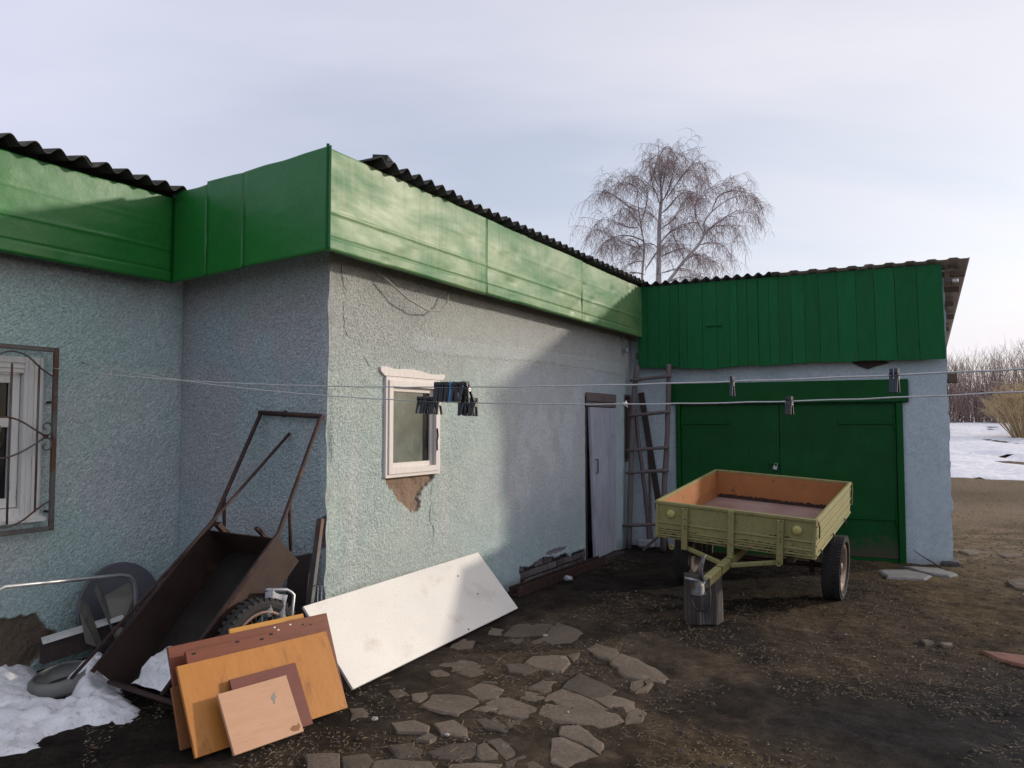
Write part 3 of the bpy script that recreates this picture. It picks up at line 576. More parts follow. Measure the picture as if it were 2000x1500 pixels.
for k in range(9):
    y = -.02+k*.42; z = 3.36-math.tan(R(15))*(y+.2)
    pbox('batten', (3.0, y, z-.03), (3.90-.02*(k % 3), y+.09, z+.025), M['rafter'], garage)
pbox('verge_plank', (3.69, -.10, 3.20), (3.74, -.075, 3.33), M['rafter'], garage)
pbox('lamp', (3.76, -.10, 3.19), (3.83, -.03, 3.24), M['alu'], garage, .01)
pbox('beam_end', (3.69, .02, 2.06), (3.80, .10, 2.17), M['rafter'], garage, .006)
# --- vertical boards of the garage fascia
zb = lambda x, y: (1100+x/2.353, 240+y/2.353)
seams = [345, 390, 440, 490, 533, 570, 640, 705, 765, 800, 845, 895, 945, 990, 1047, 1107, 1175, 1260, 1345, 1430, 1525, 1628, 1745]
sx = [onD(*zb(q, 900), y=-.12)[0] for q in seams]
bt = [1132, 1132, 1132, 1130, 1133, 1133, 1135, 1128, 1125, 1122, 1120, 1118, 1115, 1112, 1110, 1106, 1104, 1102, 1100, 1098, 1094, 1088]
for k in range(len(sx)-1):
    x0, x1 = sx[k]+.0008, sx[k+1]-.0008-random.choice((0, 0, .002)); xm = (x0+x1)/2; zl = onD(*zb((seams[k]+seams[k+1])/2, bt[k]-4), y=-.12)[1]+random.uniform(-.008, .008); t = random.uniform(-.006, .006)
    j = random.uniform(-.002, .002); m = MB(); lean = .012*(k/22)*1.5
    m.prism([(x0, -.142+t), (x1, -.142-t), (x1, -.12), (x0, -.12)], zl, 3.395+.012*(x0/3.6))
    m.v = [(x+lean*(3.4-z), y, z) for x, y, z in m.v]
    m.build('fascia_board', M['board_green'], garage, bevel=.0012)
pbox('board_rail', (.1, -.119, 2.45), (3.63, -.06, 2.53), M['rafter'], garage)
pbox('board_rail', (.1, -.119, 3.2), (3.63, -.06, 3.28), M['rafter'], garage)
x, z = onD(*zb(690, 931), y=-.15); pbox('bolt_latch', (x-.09, -.16, z-.012), (x+.10, -.144, z+.012), M['board_green'], garage, .003)
# torn hole of clay under the boards
tz = lambda x, y: onD(*zb(x, y))
th_ = [tz(*q) for q in ((1325, 1098), (1480, 1095), (1500, 1104), (1440, 1118), (1400, 1132), (1370, 1122), (1340, 1110))]
MB().prism(th_, .0, .02, lambda x, z, h: (x, -.006-h-max(0, sD(x, z)), z)).build('torn_patch', M['dark_wood'], garage)
# --- gate
pbox('lintel', (.53, -.05, 1.845), (3.30, .0, 2.115), M['gate_green'], garage, .012)
def leaf(x0, x1, hinge):
    o = MB().bb((x0, .008, .03), (x1, .06, 1.84)).build('gate_leaf', M['gate_leaf'], garage, bevel=.004)
    hx = x0 if hinge < 0 else x1; d = -hinge
    for z in (1.62, .50):
        pbox('strap_hinge', (min(hx+.01*d, hx+.62*d), -.006, z-.03), (max(hx+.01*d, hx+.62*d), .0075, z+.03), M['gate_green'], o, .003)
        MB().tube([(hx+.012*d, -.006, z-.09), (hx+.012*d, -.006, z+.09)], .014, 8).build('hinge_pin', M['gate_green'], o)
    return o
lf = leaf(.66, 1.868, -1); rt = leaf(1.876, 3.16, 1)
pbox('gate_post', (.60, -.035, -.02), (.655, .05, 1.844), M['gate_green'], garage, .005)
pbox('gate_post', (3.165, -.035, -.02), (3.235, .05, 1.844), M['gate_green'], garage, .005)
pbox('threshold', (.62, .0, -.03), (3.2, .08, .028), M['gate_green'], garage)
hx, hz = onD(1516, 905, y=-.02)
pbox('hasp', (hx-.09, -.012, hz-.02), (hx+.05, .0075, hz+.015), M['gate_green'], garage, .003)
MB().tube([(hx+.0, -.008, hz-.01), (hx+.0, -.03, hz), (hx+.0, -.03, hz+.02), (hx+.0, -.008, hz+.025)], .005, 6).build('staple', M['gate_green'], garage)
pl = MB(); pl.box((0, 0, -.055), (.05, .02, .045)); pl.tube([(-.017, 0, -.035), (-.017, 0, -.008), (-.008, 0, .004), (.008, 0, .004), (.017, 0, -.008), (.017, 0, -.035)], .0045, 8)
po = pl.build('padlock', M['padlock'], None, False, gar_w(hx+.0, -.026, hz+.0), .003); po.rotation_euler = (0, R(14), GA); tag(po, 'small steel padlock hanging on the green garage gate', 'padlock')

# ------------------------------------------------------------------ house window and its iron grille
def house_window():
    y = .0; root = MB()
    for (a, b) in (((-1.99, -.02, 1.0), (-1.865, .05, 2.03)), ((-1.125, -.02, 1.0), (-1.0, .05, 2.03)), ((-1.864, -.02, 1.925), (-1.126, .05, 2.03)), ((-1.864, -.02, 1.0), (-1.126, .05, 1.055))): root.bb(a, b)
    w = root.build('window', M['white_wood'], house, bevel=.004)
    for k in range(3):                                   # moulding beads on the casing
        for sx_ in (-1.022-.036*k, -1.968+.036*k): pbox('bead', (sx_-.008, -.029, 1.0), (sx_+.008, -.0205, 2.03), M['white_wood'], w, .002)
    for k in range(2): pbox('bead', (-1.864, -.029, 1.955+.035*k), (-1.126, -.0205, 1.97+.035*k), M['white_wood'], w, .002)
    fr = MB()
    for (a, b) in (((-1.86, .02, 1.06), (-1.80, .07, 1.92)), ((-1.19, .02, 1.06), (-1.13, .07, 1.92)), ((-1.53, .02, 1.06), (-1.46, .07, 1.92)), ((-1.799, .022, 1.86), (-1.191, .068, 1.92)), ((-1.799, .022, 1.06), (-1.191, .068, 1.12)), ((-1.799, .022, 1.575), (-1.191, .068, 1.635))): fr.bb(a, b)
    fr.build('sash', M['white_wood'], w, bevel=.003)
    for (x0, x1) in ((-1.80, -1.53), (-1.46, -1.19)):
        for (z0, z1) in ((1.12, 1.575), (1.635, 1.86)): pbox('pane', (x0, .045, z0), (x1, .05, z1), M['glass_dark'], w)
    MB().add([(-2.0, -.075, .985), (-.99, -.075, .985), (-.99, .05, 1.03), (-2.0, .05, 1.03), (-2.0, -.075, .965), (-.99, -.075, .965), (-.99, .05, .965), (-2.0, .05, .965)],
             [(0, 1, 2, 3), (4, 7, 6, 5), (0, 4, 5, 1), (1, 5, 6, 2), (2, 6, 7, 3), (3, 7, 4, 0)]).build('sill', M['white_wood'], w)
    # grille
    gy = -.095; g = MB()
    for (a, b) in (((-2.06, gy-.012, .90), (-2.03, gy+.012, 2.10)), ((-.985, gy-.012, .90), (-.955, gy+.012, 2.10)), ((-2.029, gy-.012, 2.07), (-.986, gy+.012, 2.10)), ((-2.029, gy-.012, .90), (-.986, gy+.012, .93))): g.bb(a, b)
    g = g.build('window_grille', M['grille'], house, bevel=.003)
    for (x, z) in ((-.965, 1.74), (-.965, 1.02), (-2.04, 1.74), (-2.04, 1.02)): MB().tube([(x, gy, z), (x, .0, z)], .009, 6).build('anchor', M['rust'], g)
    xc = -1.5; G = M['grille']
    def bar(pts, r=.006):
        n = 10; out = []
        for i in range(len(pts)-1):
            p0, p1, p2, p3 = [Vector(pts[max(0, min(len(pts)-1, k))]) for k in (i-1, i, i+1, i+2)]
            for k in range(n):
                t = k/n; out.append(.5*((2*p1)+(p2-p0)*t+(2*p0-5*p1+4*p2-p3)*t*t+(3*p1-p0-3*p2+p3)*t**3))
        out.append(Vector(pts[-1])); MB().tube([(q.x, gy-.016, q.y) for q in out], r, 6).build('bar', G, g, True)
    for s in (1, -1):
        mx_ = lambda x: xc+s*(x-xc)
        for x in (-1.078, -1.245, -1.41):
            MB().tube([(mx_(x), gy-.004, .97 if x < -1.1 else 1.03), (mx_(x), gy-.004, 1.98)], .0065, 6).build('bar', G, g, True)
        bar([(mx_(-.985), 1.90), (mx_(-1.07), 1.955), (mx_(-1.16), 2.03), (mx_(-1.25), 2.055), (mx_(-1.33), 2.03), (mx_(-1.40), 1.98)])
        bar([(mx_(-.985), 1.10), (mx_(-1.07), 1.05), (mx_(-1.16), .985), (mx_(-1.25), .955), (mx_(-1.33), .97), (mx_(-1.40), 1.02)])
        bar([(mx_(-1.03), 1.515), (mx_(-1.10), 1.56), (mx_(-1.20), 1.62), (mx_(-1.30), 1.64), (mx_(-1.40), 1.60), (mx_(-1.5), 1.53)])
        bar([(mx_(-1.03), 1.515), (mx_(-1.10), 1.465), (mx_(-1.20), 1.41), (mx_(-1.30), 1.385), (mx_(-1.40), 1.43), (mx_(-1.5), 1.51)])
        for d in (1, -1):
            bar([(mx_(-1.03), 1.515), (mx_(-1.0), 1.515+d*.022), (mx_(-.993), 1.515+d*.06), (mx_(-1.012), 1.515+d*.088), (mx_(-1.04), 1.515+d*.082), (mx_(-1.047), 1.515+d*.06), (mx_(-1.033), 1.515+d*.05)], .0055)
            bar([(mx_(-1.35), 1.515), (mx_(-1.32), 1.515+d*.02), (mx_(-1.31), 1.515+d*.06), (mx_(-1.33), 1.515+d*.085), (mx_(-1.355), 1.515+d*.078), (mx_(-1.36), 1.515+d*.058)], .0055)
        MB().box((mx_(-1.03), gy-.016, 1.515), (.026, .022, .03)).build('clamp', M['rust'], g, bevel=.003)
house_window()
for o in house.children:
    if o.name.split('.')[0] in ('window', 'window_grille'): o.location.x = -.06

# ------------------------------------------------------------------ outbuilding window, door, hatch
def shed_window():
    P = M['pink_wood']
    def fr(x0, x1, z0, z1, w, y0, y1, name, parent):
        m = MB()
        m.prism([(x0, z0), (x1, z0), (x1-w, z0+w), (x0+w, z0+w)], y0, y1, lambda x, z, y: (x, y, z)).prism([(x0, z1), (x0+w, z1-w), (x1-w, z1-w), (x1, z1)], y0, y1, lambda x, z, y: (x, y, z))
        m.prism([(x0, z0+.0015), (x0+w-.001, z0+w), (x0+w-.001, z1-w), (x0, z1-.0015)], y0, y1, lambda x, z, y: (x, y, z)).prism([(x1, z0+.0015), (x1, z1-.0015), (x1-w+.001, z1-w), (x1-w+.001, z0+w)], y0, y1, lambda x, z, y: (x, y, z))
        return m.build(name, P, parent)
    w = fr(.598, 1.302, 1.19, 1.955, .062, -.028, .02, 'window', shed)
    fr(.625, 1.275, 1.217, 1.928, .045, -.040, -.0285, 'moulding', w); fr(.661, 1.239, 1.253, 1.892, .045, .0, .04, 'sash', w)
    pbox('pane', (.706, .012, 1.298), (1.11, .018, 1.847), M['glass_dusty'], w); pbox('pane', (1.111, .012, 1.298), (1.194, .018, 1.847), M['glass_dark'], w)
    MB().tube([(1.235, -.045, 1.56), (1.24, -.05, 1.50), (1.232, -.046, 1.46), (1.24, -.043, 1.38)], .007, 6).build('latch', M['rust'], w)
    top = [(.535, 2.022), (.60, 2.03), (.70, 2.015), (.80, 2.022), (.95, 2.026), (1.05, 2.016), (1.18, 2.0), (1.30, 2.004), (1.372, 2.012), (1.378, 1.985), (1.345, 1.958), (.585, 1.958), (.54, 1.99)]
    MB().prism(top, -.024, .0, lambda x, z, y: (x, y, z)).build('cornice', P, w, bevel=.003)
shed_window()
def shed_door():
    fr = MB(); fr.bb((4.262, -.012, -.03), (4.30, .10, 1.93)).bb((5.085, -.015, -.03), (5.145, .10, 1.93)).bb((4.301, -.01, 1.80), (5.084, .10, 1.93)); fr.build('door_frame', M['dark_wood'], shed, bevel=.004)
    pbox('lintel_board', (4.25, -.035, 1.86), (5.16, -.021, 1.965), M['ladder'], shed, .004); pbox('lintel_board', (4.25, -.03, 1.80), (5.16, -.0185, 1.855), M['ladder'], shed, .004)
    pbox('room_back', (4.2, .5, -.04), (5.2, .52, 2.0), M['dark_wood'], shed)
    d = MB().bb((-.775, -.022, .03), (0, .022, 1.79)); d.v = [(x+.035*(1.79-z)/1.79*(-x/.775), y-.045*(1.79-z)/1.79*(-x/.775), z) for x, y, z in d.v]
    d = d.build('door', M['door'], shed, loc=(5.085, -.03, 0), bevel=.005); d.rotation_euler = (0, 0, R(.4))
    MB().tube([(-.685, -.03, 1.18), (-.685, -.07, 1.175), (-.685, -.07, 1.02), (-.685, -.03, 1.015)], .008, 6).build('handle', M['rust'], d)
    for z in (.35, 1.45): pbox('strap_hinge', (-.30, -.032, z-.02), (0, -.0235, z+.02), M['door'], d, .002)
    sc = [(-.36, 1.20), (-.335, 1.26), (-.31, 1.24), (-.33, 1.12), (-.345, 1.02), (-.365, .90), (-.37, 1.02), (-.35, 1.12)]
    MB().prism(sc, -.0242, -.0232, lambda x, z, y: (x, y, z)).build('rust_scar', M['rust'], d)
    pbox('door_step', (4.34, -.16, -.03), (5.1, -.021, .02), M['dark_wood'], shed, .01)
shed_door()
hf = MB(); hf.bb((5.49, -.015, 1.10), (5.52, .05, 1.98)).bb((5.69, -.015, 1.10), (5.72, .05, 1.98)).bb((5.521, -.012, 1.95), (5.689, .05, 1.98)).bb((5.521, -.012, 1.10), (5.689, .05, 1.13))
hf = hf.build('hatch', M['ladder'], shed, bevel=.003); pbox('pane', (5.52, .04, 1.13), (5.69, .046, 1.95), M['glass_dark'], hf)  # dark sheet stands for the shade inside the hatch opening

# bricks weighing down the slates
bm_ = MB().box((0, 0, .04), (.25, .12, .08)).mesh('loose_brick', M['slate'])
for k, (x, y, z, r, lb) in enumerate(((.58, -.02, 3.472, .5, 'dark brick lying on the slate roof near the fascia corner'), (.66, .06, 3.555, .35, 'dark brick stacked slanting on another brick on the slate roof'))):
    o = link('loose_brick', bm_, None, shed_w(x, y, z)); o.rotation_euler = (.1, .05, TH+r); tag(o, lb, 'brick')

# ------------------------------------------------------------------ leaning panels and boards
def lean_board(name, a, e, v, Wd, th, mats, label, cat, group=None, lift=.0, bevel=.002):
    """a: front bottom left point, e: unit along the bottom, v: vector up the face"""
    e = Vector(e).normalized(); Lh = Vector(v).length; vz = Vector(v).normalized(); nb = vz.cross(e).normalized()   # towards the back
    if nb.y < 0: nb = -nb
    m = MB().bb((0, 0, 0), (Wd, th, Lh)); me = m.mesh(name, mats)
    b = bmesh.new(); b.from_mesh(me); bmesh.ops.bevel(b, geom=list(b.edges), offset=bevel, segments=1, affect='EDGES'); b.to_mesh(me); b.free()
    o = link(name, me); a = Vector(a); a.z += max(0, -nb.z*th)+lift
    o.matrix_world = Matrix(((e.x, nb.x, vz.x, a.x), (e.y, nb.y, vz.y, a.y), (e.z, nb.z, vz.z, a.z), (0, 0, 0, 1)))
    return tag(o, label, cat, group)
# the big white panel: 2.24 x 0.6 m, a raw chipboard frame behind it
wa = Vector((-.946, 4.666, 0)); we = Vector((.999, 2.009, 0)).normalized(); wv = Vector((-.353, .175, .446))
wr = lean_board('white_worktop', wa, we, wv, 2.244, .018, M['white_board'], 'large dirty white panel leaning against the long wall', 'panel', lift=.006)
for (a, b) in (((.02, .0185, .01), (.07, .075, .58)), ((2.17, .0185, .01), (2.22, .075, .58)), ((.071, .0185, .01), (2.169, .06, .05)), ((.071, .0185, .54), (2.169, .06, .58))): pbox('frame_batten', a, b, M['particle'], wr)
for (px, py) in ((1.72, .44), (1.82, .24), (1.40, .012)): MB().prism([(px, py), (px+.016, py+.003), (px+.019, py+.014), (px+.006, py+.018), (px-.004, py+.01)], -.0008, .002, lambda x, z, y: (x, y, z)).build('chipped_spot', M['particle'], wr)
oe = Vector((.667, .745, 0)).normalized(); on = Vector((-oe.y, oe.x, 0))   # board stack: along the boards, and towards the wall
def tilt(deg, L): return on*(math.cos(R(deg))*L)+Vector((0, 0, math.sin(R(deg))*L))
lean_board('veneered_board', (-1.330, 3.767, 0), (.655, .755, 0), (-.129, .112, .250), .388, .018, M['ven_pale'], 'small pale beech board at the front of the leaning stack', 'board')
bR = gz(612, 1417); bp = bR-oe*.385
lean_board('veneered_board', bp+on*.0, oe, tilt(58, .335), .385, .017, M['ven_red2'], 'mahogany red board right behind the pale front board', 'board')
bo = lean_board('veneered_board', (-1.505, 3.739, 0), oe, (-.162, .145, .385), .879, .018, M['ven_orange'], 'wide orange veneer board in the middle of the leaning stack', 'board')
lean_board('veneered_board', Vector((-1.612, 3.83, 0)), oe, tilt(66, .30), .30, .018, M['ven_brown'], 'worn brown board peeping out left of the orange board', 'board')
b2 = lean_board('drilled_board', Vector((-1.50, 3.82, 0)), oe, tilt(64, .485), .52, .018, M['ven_red'], 'narrow red brown board with drilled holes right behind the orange board', 'board')
b3 = lean_board('drilled_board', Vector((-1.615, 3.86, 0)), oe, tilt(66.5, .49), .96, .02, M['ven_red'], 'long red brown board with metal fittings near the back of the stack', 'board')
b4 = lean_board('veneered_board', Vector((-1.615, 3.86, 0))+oe*.36+on*.045, oe, tilt(66.5, .505), .47, .016, M['ven_yellow'], 'bright yellow edged board at the very back of the leaning stack', 'board')
def fit(parent, x, z, r, mat, name='fitting'): MB().lathe([(0, -.004), (r*.5, -.004), (r, -.0025), (r, .0)], 12, (x, 0, z), Matrix.Rotation(R(90), 3, 'X')).build(name, mat, parent)
def smear(par, poly, mat): MB().prism(poly, -.0006, .001, lambda x, z, y: (x, y, z)).build('smear', M[mat], par)
smear(bpy.data.objects['veneered_board'], [(.262, .205), (.275, .222), (.296, .236), (.292, .218), (.300, .210), (.284, .196), (.280, .176), (.268, .180), (.272, .196)], 'scrap')
smear(bpy.data.objects['veneered_board'], [(.315, .03), (.335, .045), (.36, .04), (.37, .052), (.378, .03), (.36, .012), (.33, .016)], 'ven_brown')
fit(b3, .925, .44, .013, M['pink_wood']); fit(b3, .04, .435, .013, M['steel']); fit(b2, .12, .445, .011, M['pink_wood'])
for q in ((.03, .46), (.27, .47), (.41, .455), (.47, .47)): pbox('drill_slot', (q[0], -.0008, q[1]), (q[0]+.022, .001, q[1]+.010), M['crack'], b2)
for q in ((.62, .45), (.70, .465), (.78, .45), (.83, .44), (.60, .468)): pbox('drill_slot', (q[0], -.0008, q[1]), (q[0]+.012, .001, q[1]+.007), M['pink_wood'] if q[0] < .72 else M['crack'], b3)

# ------------------------------------------------------------------ handcart tipped on its nose against the return wall
def wheel_mesh(rad, wd, n=56, lugs=44):
    h = wd/2; prof = [(rad*.74, -h*.55), (rad*.84, -h*.95), (rad*.93, -h), (rad*.985, -h*.72), (rad, -h*.3), (rad, h*.3), (rad*.985, h*.72), (rad*.93, h), (rad*.84, h*.95), (rad*.74, h*.55)]
    m = MB().lathe(prof, n, close=True)
    for k in range(lugs):
        a = 2*math.pi*k/lugs
        for s in (1, -1):
            rot = Matrix.Rotation(a+(0 if s > 0 else math.pi/lugs), 3, 'Z'); m.box(rot @ Vector((rad*.985, 0, s*h*.62)), (rad*.07, rad*.075, h*.62), rot)
    return m
def handcart():
    w = Vector((.835, -.55, 0)).normalized(); fo = Vector((-w.y, w.x, 0)); a = R(45)
    dv = fo*math.cos(a)+Vector((0, 0, math.sin(a))); nv = -fo*math.sin(a)+Vector((0, 0, math.cos(a)))
    D = .25; rimL = gz(187, 1308, .178); N0 = rimL-nv*D; N0.z = .004; Wd = .665; L = 1.03; t = .008
    root = empty('handcart', N0, label='rusty two wheeled handcart tipped up against the return wall', cat='handcart')
    def p(x, y, z): return w*x+dv*y+nv*z            # tray space: across, up the tray, out of the tray
    def slab(name, a_, b_, mat, par=root):
        m = MB().bb(a_, b_); m.v = [tuple(p(*q)) for q in m.v]; return m.build(name, mat, par)
    slab('tray_floor', (0, 0, 0), (Wd, L, t), M['tray_floor'])
    sl_ = slab('tray_side', (-t, 0, 0), (0, L, D), M['rust_dark']); sr = slab('tray_side', (Wd, 0, 0), (Wd+t, L, D), M['rust_dark'])
    slab('tray_end', (.001, 0, t), (Wd-.001, t, .12), M['rust_dark']); slab('tray_end', (.001, L-t, t), (Wd-.001, L, D*.9), M['rust_dark'])
    def tb(name, pts, r, mat=M['rust'], n=8): return MB().tube(pts, r, n).build(name, mat, root, True)
    cB_ = lambda px, py, x: onp(px, py, CC+UX*x, UX)-N0
    hl = cB_(510, 806, -.035); hr = cB_(627, 813, -.035)
    tb('handle_rail', [p(-.012, -.02, D), p(-.012, L*.9, D+.005), p(-.0, L*1.02, D*.98), p(0, L*1.02, D*.98)*.45+hl*.55, hl], .0145)
    tb('handle_rail', [p(Wd+.012, -.02, D), p(Wd+.012, L*.9, D+.005), p(Wd, L*1.02, D*.98), p(Wd, L*1.02, D*.98)*.45+hr*.55, hr], .0145)
    tb('handle_bar', [hl-(hr-hl)*.03, hr+(hr-hl)*.02], .017)
    tb('handle_clamp', [hl.lerp(hr, .40)+Vector((0, 0, -.02)), hl.lerp(hr, .42)+Vector((0, 0, .025))], .012)
    tb('nose_rail', [p(-.012, -.01, .12), p(Wd+.012, -.01, .12)], .012)
    for x, h_ in ((-.0, hl), (Wd, hr)):
        q = p(x, L*1.02, D)*.75+h_*.25; tb('strut', [q, p(x, L+.004, D*.35)], .012)
    slab('bracket', (.08, L, D*.6), (.13, L+.03, D*1.15), M['rust_dark']); slab('bracket', (.50, L, D*.7), (.53, L+.02, D*1.2), M['rust_dark'])
    ax = .46; tb('axle', [p(-.12, ax, -.06), p(Wd+.12, ax, -.06)], .014)
    rot = Matrix((dv, nv, w)).transposed(); Rr = .285; tyre = wheel_mesh(Rr, .085)
    tm = MB(); tm.v = [tuple(rot @ Vector(q)) for q in tyre.v]; tm.f = tyre.f; tm.m = tyre.m; me_t = tm.mesh('tyre', M['rubber'])
    rim = MB().lathe([(Rr*.70, -.03), (Rr*.765, -.034), (Rr*.765, -.026), (Rr*.715, -.012), (Rr*.715, .012), (Rr*.765, .026), (Rr*.765, .034), (Rr*.70, .03)], 48, mat=rot, close=True).mesh('rim', M['hub'], True)
    sp = MB().lathe([(.0, -.045), (.022, -.045), (.025, -.03), (.018, 0), (.025, .03), (.022, .045), (0, .045)], 14, mat=rot)
    for k in range(28):
        b = 2*math.pi*k/28; s = .032 if k % 2 else -.032; b2_ = b+(.5 if (k//2) % 2 else -.5)
        sp.tube([rot @ Vector((.022*math.cos(b2_), .022*math.sin(b2_), s)), rot @ Vector((Rr*.71*math.cos(b), Rr*.71*math.sin(b), 0))], .0016, 4, False)
    sp = sp.mesh('spokes', M['steel'])
    for x in (-.085, Wd+.085):
        c = p(x, ax, -.06); o = link('wheel', me_t, root, c); link('rim', rim, o); link('spokes', sp, o)
    fend = MB(); 
    for k in range(10):
        b0, b1 = R(150+k*8), R(150+(k+1)*8)
    # snow caught in the nose of the tray
    n = 26; g = np.linspace(0, 1, n); U, V_ = np.meshgrid(g, g, indexing='ij')
    env = np.clip(1-((U-.58)/.46)**2, 0, 1)**.5*np.clip(1-((V_-.30)/.72)**2, 0, 1)**.5
    hh = env*(.115+.05*(fbm(U*4, V_*4, 4, 7)-.5)*2)+.0
    XX = .02+U*(Wd-.04); YY = .012+V_*.30
    P = np.stack([np.array([w[i]*XX+dv[i]*YY+nv[i]*(t+.001+hh)+Vector((0, 0, 1))[i]*hh*.25 for i in range(3)])], 0)[0].transpose(1, 2, 0)
    P = P+np.array(N0)[None, None]
    keep = (hh[:-1, :-1]+hh[1:, 1:]) > .004
    o = link('snow_lump', grid_mesh('snow_lump', P, keep, M['snow'])); tag(o, 'lump of snow caught in the nose of the handcart tray', 'snow')
    return root
handcart()
# thin iron rod leaning across the handcart
top = onp(566, 846, CC-UX*.02, UX); bot = at(138, 1326, 4.42)
o = MB().tube([bot-bot, (top-bot)*.5+Vector((0, 0, -.01)), top-bot], .011, 8).build('iron_rod', M['rust'], None, True, bot); tag(o, 'long thin rusty iron rod leaning over the handcart', 'rod')

# ------------------------------------------------------------------ junk along the left wall
HW = lambda x, y, z=0: shed_w(x, YA+y, z)
cx_, cz_ = onA(236, 1160, y=-.17)
d = MB().lathe([(0, -.012), (.305, -.012), (.312, -.006), (.312, .006), (.305, .012), (0, .012)], 64); rot = Matrix.Rotation(TH, 3, 'Z') @ Matrix.Rotation(R(90-9), 3, 'X')
d.v = [tuple(rot @ Vector(q)) for q in d.v]; o = d.build('round_tabletop', M['disc'], None, False, HW(cx_, -.17, .316)); tag(o, 'dark round tabletop standing on edge against the left wall', 'tabletop')
# bent aluminium frame
pts = [(-.10, 1330), (-22, 1185), (-12, 1158), (8, 1146), (60, 1141), (150, 1132), (235, 1124), (252, 1126), (261, 1136), (265, 1155), (275, 1230)]
fl = [onA(*q, y=-.42) for q in pts]; P3 = [HW(x, -.42, max(.005, z)) for x, z in fl]; P3[0] = HW(fl[1][0]-.0, -.42, .0); P3[-1] = HW(fl[-2][0]+.02, -.42, .0)
b0 = P3[0].copy(); o = MB().tube([q-b0 for q in P3], .0145, 10).build('bent_tube_frame', M['alu'], None, True, b0); tag(o, 'bent aluminium tube frame standing before the left wall', 'tube frame')
# sheet metal offcuts in front of the tabletop
def scrap(name, pxs, y, dy, label, lift=0.):
    q = [onA(*a, y=y) for a in pxs]; zmin = min(b for a, b in q); c = HW(q[0][0], y, 0); n = len(q)
    f3 = [HW(a, y+dy[i], b if b > zmin+.06 else max(.004, b-.16))-c for i, (a, b) in enumerate(q)]; off = UY*.003
    m = MB().add(f3+[v_+off for v_ in f3], [tuple(range(n)), tuple(range(2*n-1, n-1, -1))]+[(i, i+n, (i+1) % n+n, (i+1) % n) for i in range(n)])
    o = m.build(name, M['scrap'], None, False, c); tag(o, label, 'sheet metal'); return o
scrap('sheet_offcut', ((181, 1152), (190, 1140), (215, 1166), (256, 1138), (262, 1160), (240, 1190), (222, 1204), (218, 1204)), -.36, (-.02, 0, .06, .02, .0, -.03, -.06, -.06), 'angled grey sheet metal offcut under the bent tube')
scrap('sheet_offcut', ((154, 1168), (160, 1172), (178, 1184), (196, 1196), (202, 1210), (180, 1212), (160, 1204), (150, 1192)), -.38, (0, .0, .02, .04, .0, -.06, -.05, -.03), 'small curled sheet metal offcut at the foot of the tabletop')
# old painted plank
a = at(82, 1252, 4.95); b = at(240, 1204, 5.22)
m = MB().beam((0, 0, 0), b-a, .10, .022); o = m.build('painted_plank', [M['white_wood']], None, False, a-Vector((0, 0, .0))); tag(o, 'old plank with peeling white paint on the snow by the left wall', 'plank')
m = MB().prism([(.0, .0), (1.0, .0), (1.0, 1.0), (.0, 1.0)], -.022, .022, lambda x, h, t: tuple(Vector(((b-a).x*x, (b-a).y*x, (a.z-.014+(b-a).z*x)-(.13 if h < .5 else 0)))+UY*t)); o = m.build('dark_plank', M['dark_wood'], None, False, (a.x, a.y, 0)); tag(o, 'dark brown board on edge under the peeling white plank', 'plank')
# grey basin lying in the snow
c = gz(124, 1346, .004); prof = [(.115, .0), (.15, .01), (.172, .035), (.178, .062), (.172, .09), (.150, .108), (.142, .106), (.160, .088), (.167, .062), (.160, .038), (.14, .016), (.10, .010), (0, .010)]
bs = MB().lathe(prof, 48); rot = Matrix.Rotation(R(9), 3, 'X') @ Matrix.Rotation(R(-6), 3, 'Y'); bs.mi = 1; bs.lathe([(.138, .020), (.10, .0125), (0, .0125)], 48); bs.v = [tuple(rot @ Vector(q)) for q in bs.v]  # dark inner floor puts the basin's shade and wetness into the colour
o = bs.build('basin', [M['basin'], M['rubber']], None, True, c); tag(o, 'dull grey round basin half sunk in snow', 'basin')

# junk between the handcart and the corner
def on_b(px, py, off): return onp(px, py, CC-UX*off, UX)
def slanted(name, pb, pt, w, t, mat, label, cat, offb=.3, offt=.02, h=None):
    b = gz(*pb); tp = on_b(*pt, offt); m = MB().beam((0, 0, 0), tp-b, w, t, up=UX); o = m.build(name, mat, None, False, b+Vector((0, 0, .01)), .002); tag(o, label, cat); return o
slanted('dark_board', (566, 1312), (588, 1088), .20, .02, M['dark_wood'], 'dark brown board leaning on the return wall beside the corner', 'board', offt=.03)
slanted('steel_channel', (588, 1318), (626, 1016), .045, .03, M['grille'], 'grey steel bar leaning on the wall corner', 'steel bar', offt=.03)
# wire rack
a = gz(600, 1312); t_ = on_b(606, 1142, .14); e_ = Vector((.857, -.515, 0)); m = MB()
for k in range(5): m.tube([e_*(.035*k), t_-a+e_*(.035*k)], .003, 5)
m.tube([t_-a-e_*.01, t_-a+e_*.15], .0035, 5); m.tube([(t_-a)*.02-e_*.01, (t_-a)*.02+e_*.15], .0035, 5)
o = m.build('wire_rack', M['alu'], None, True, a); tag(o, 'small white wire rack behind the white panel', 'wire rack')
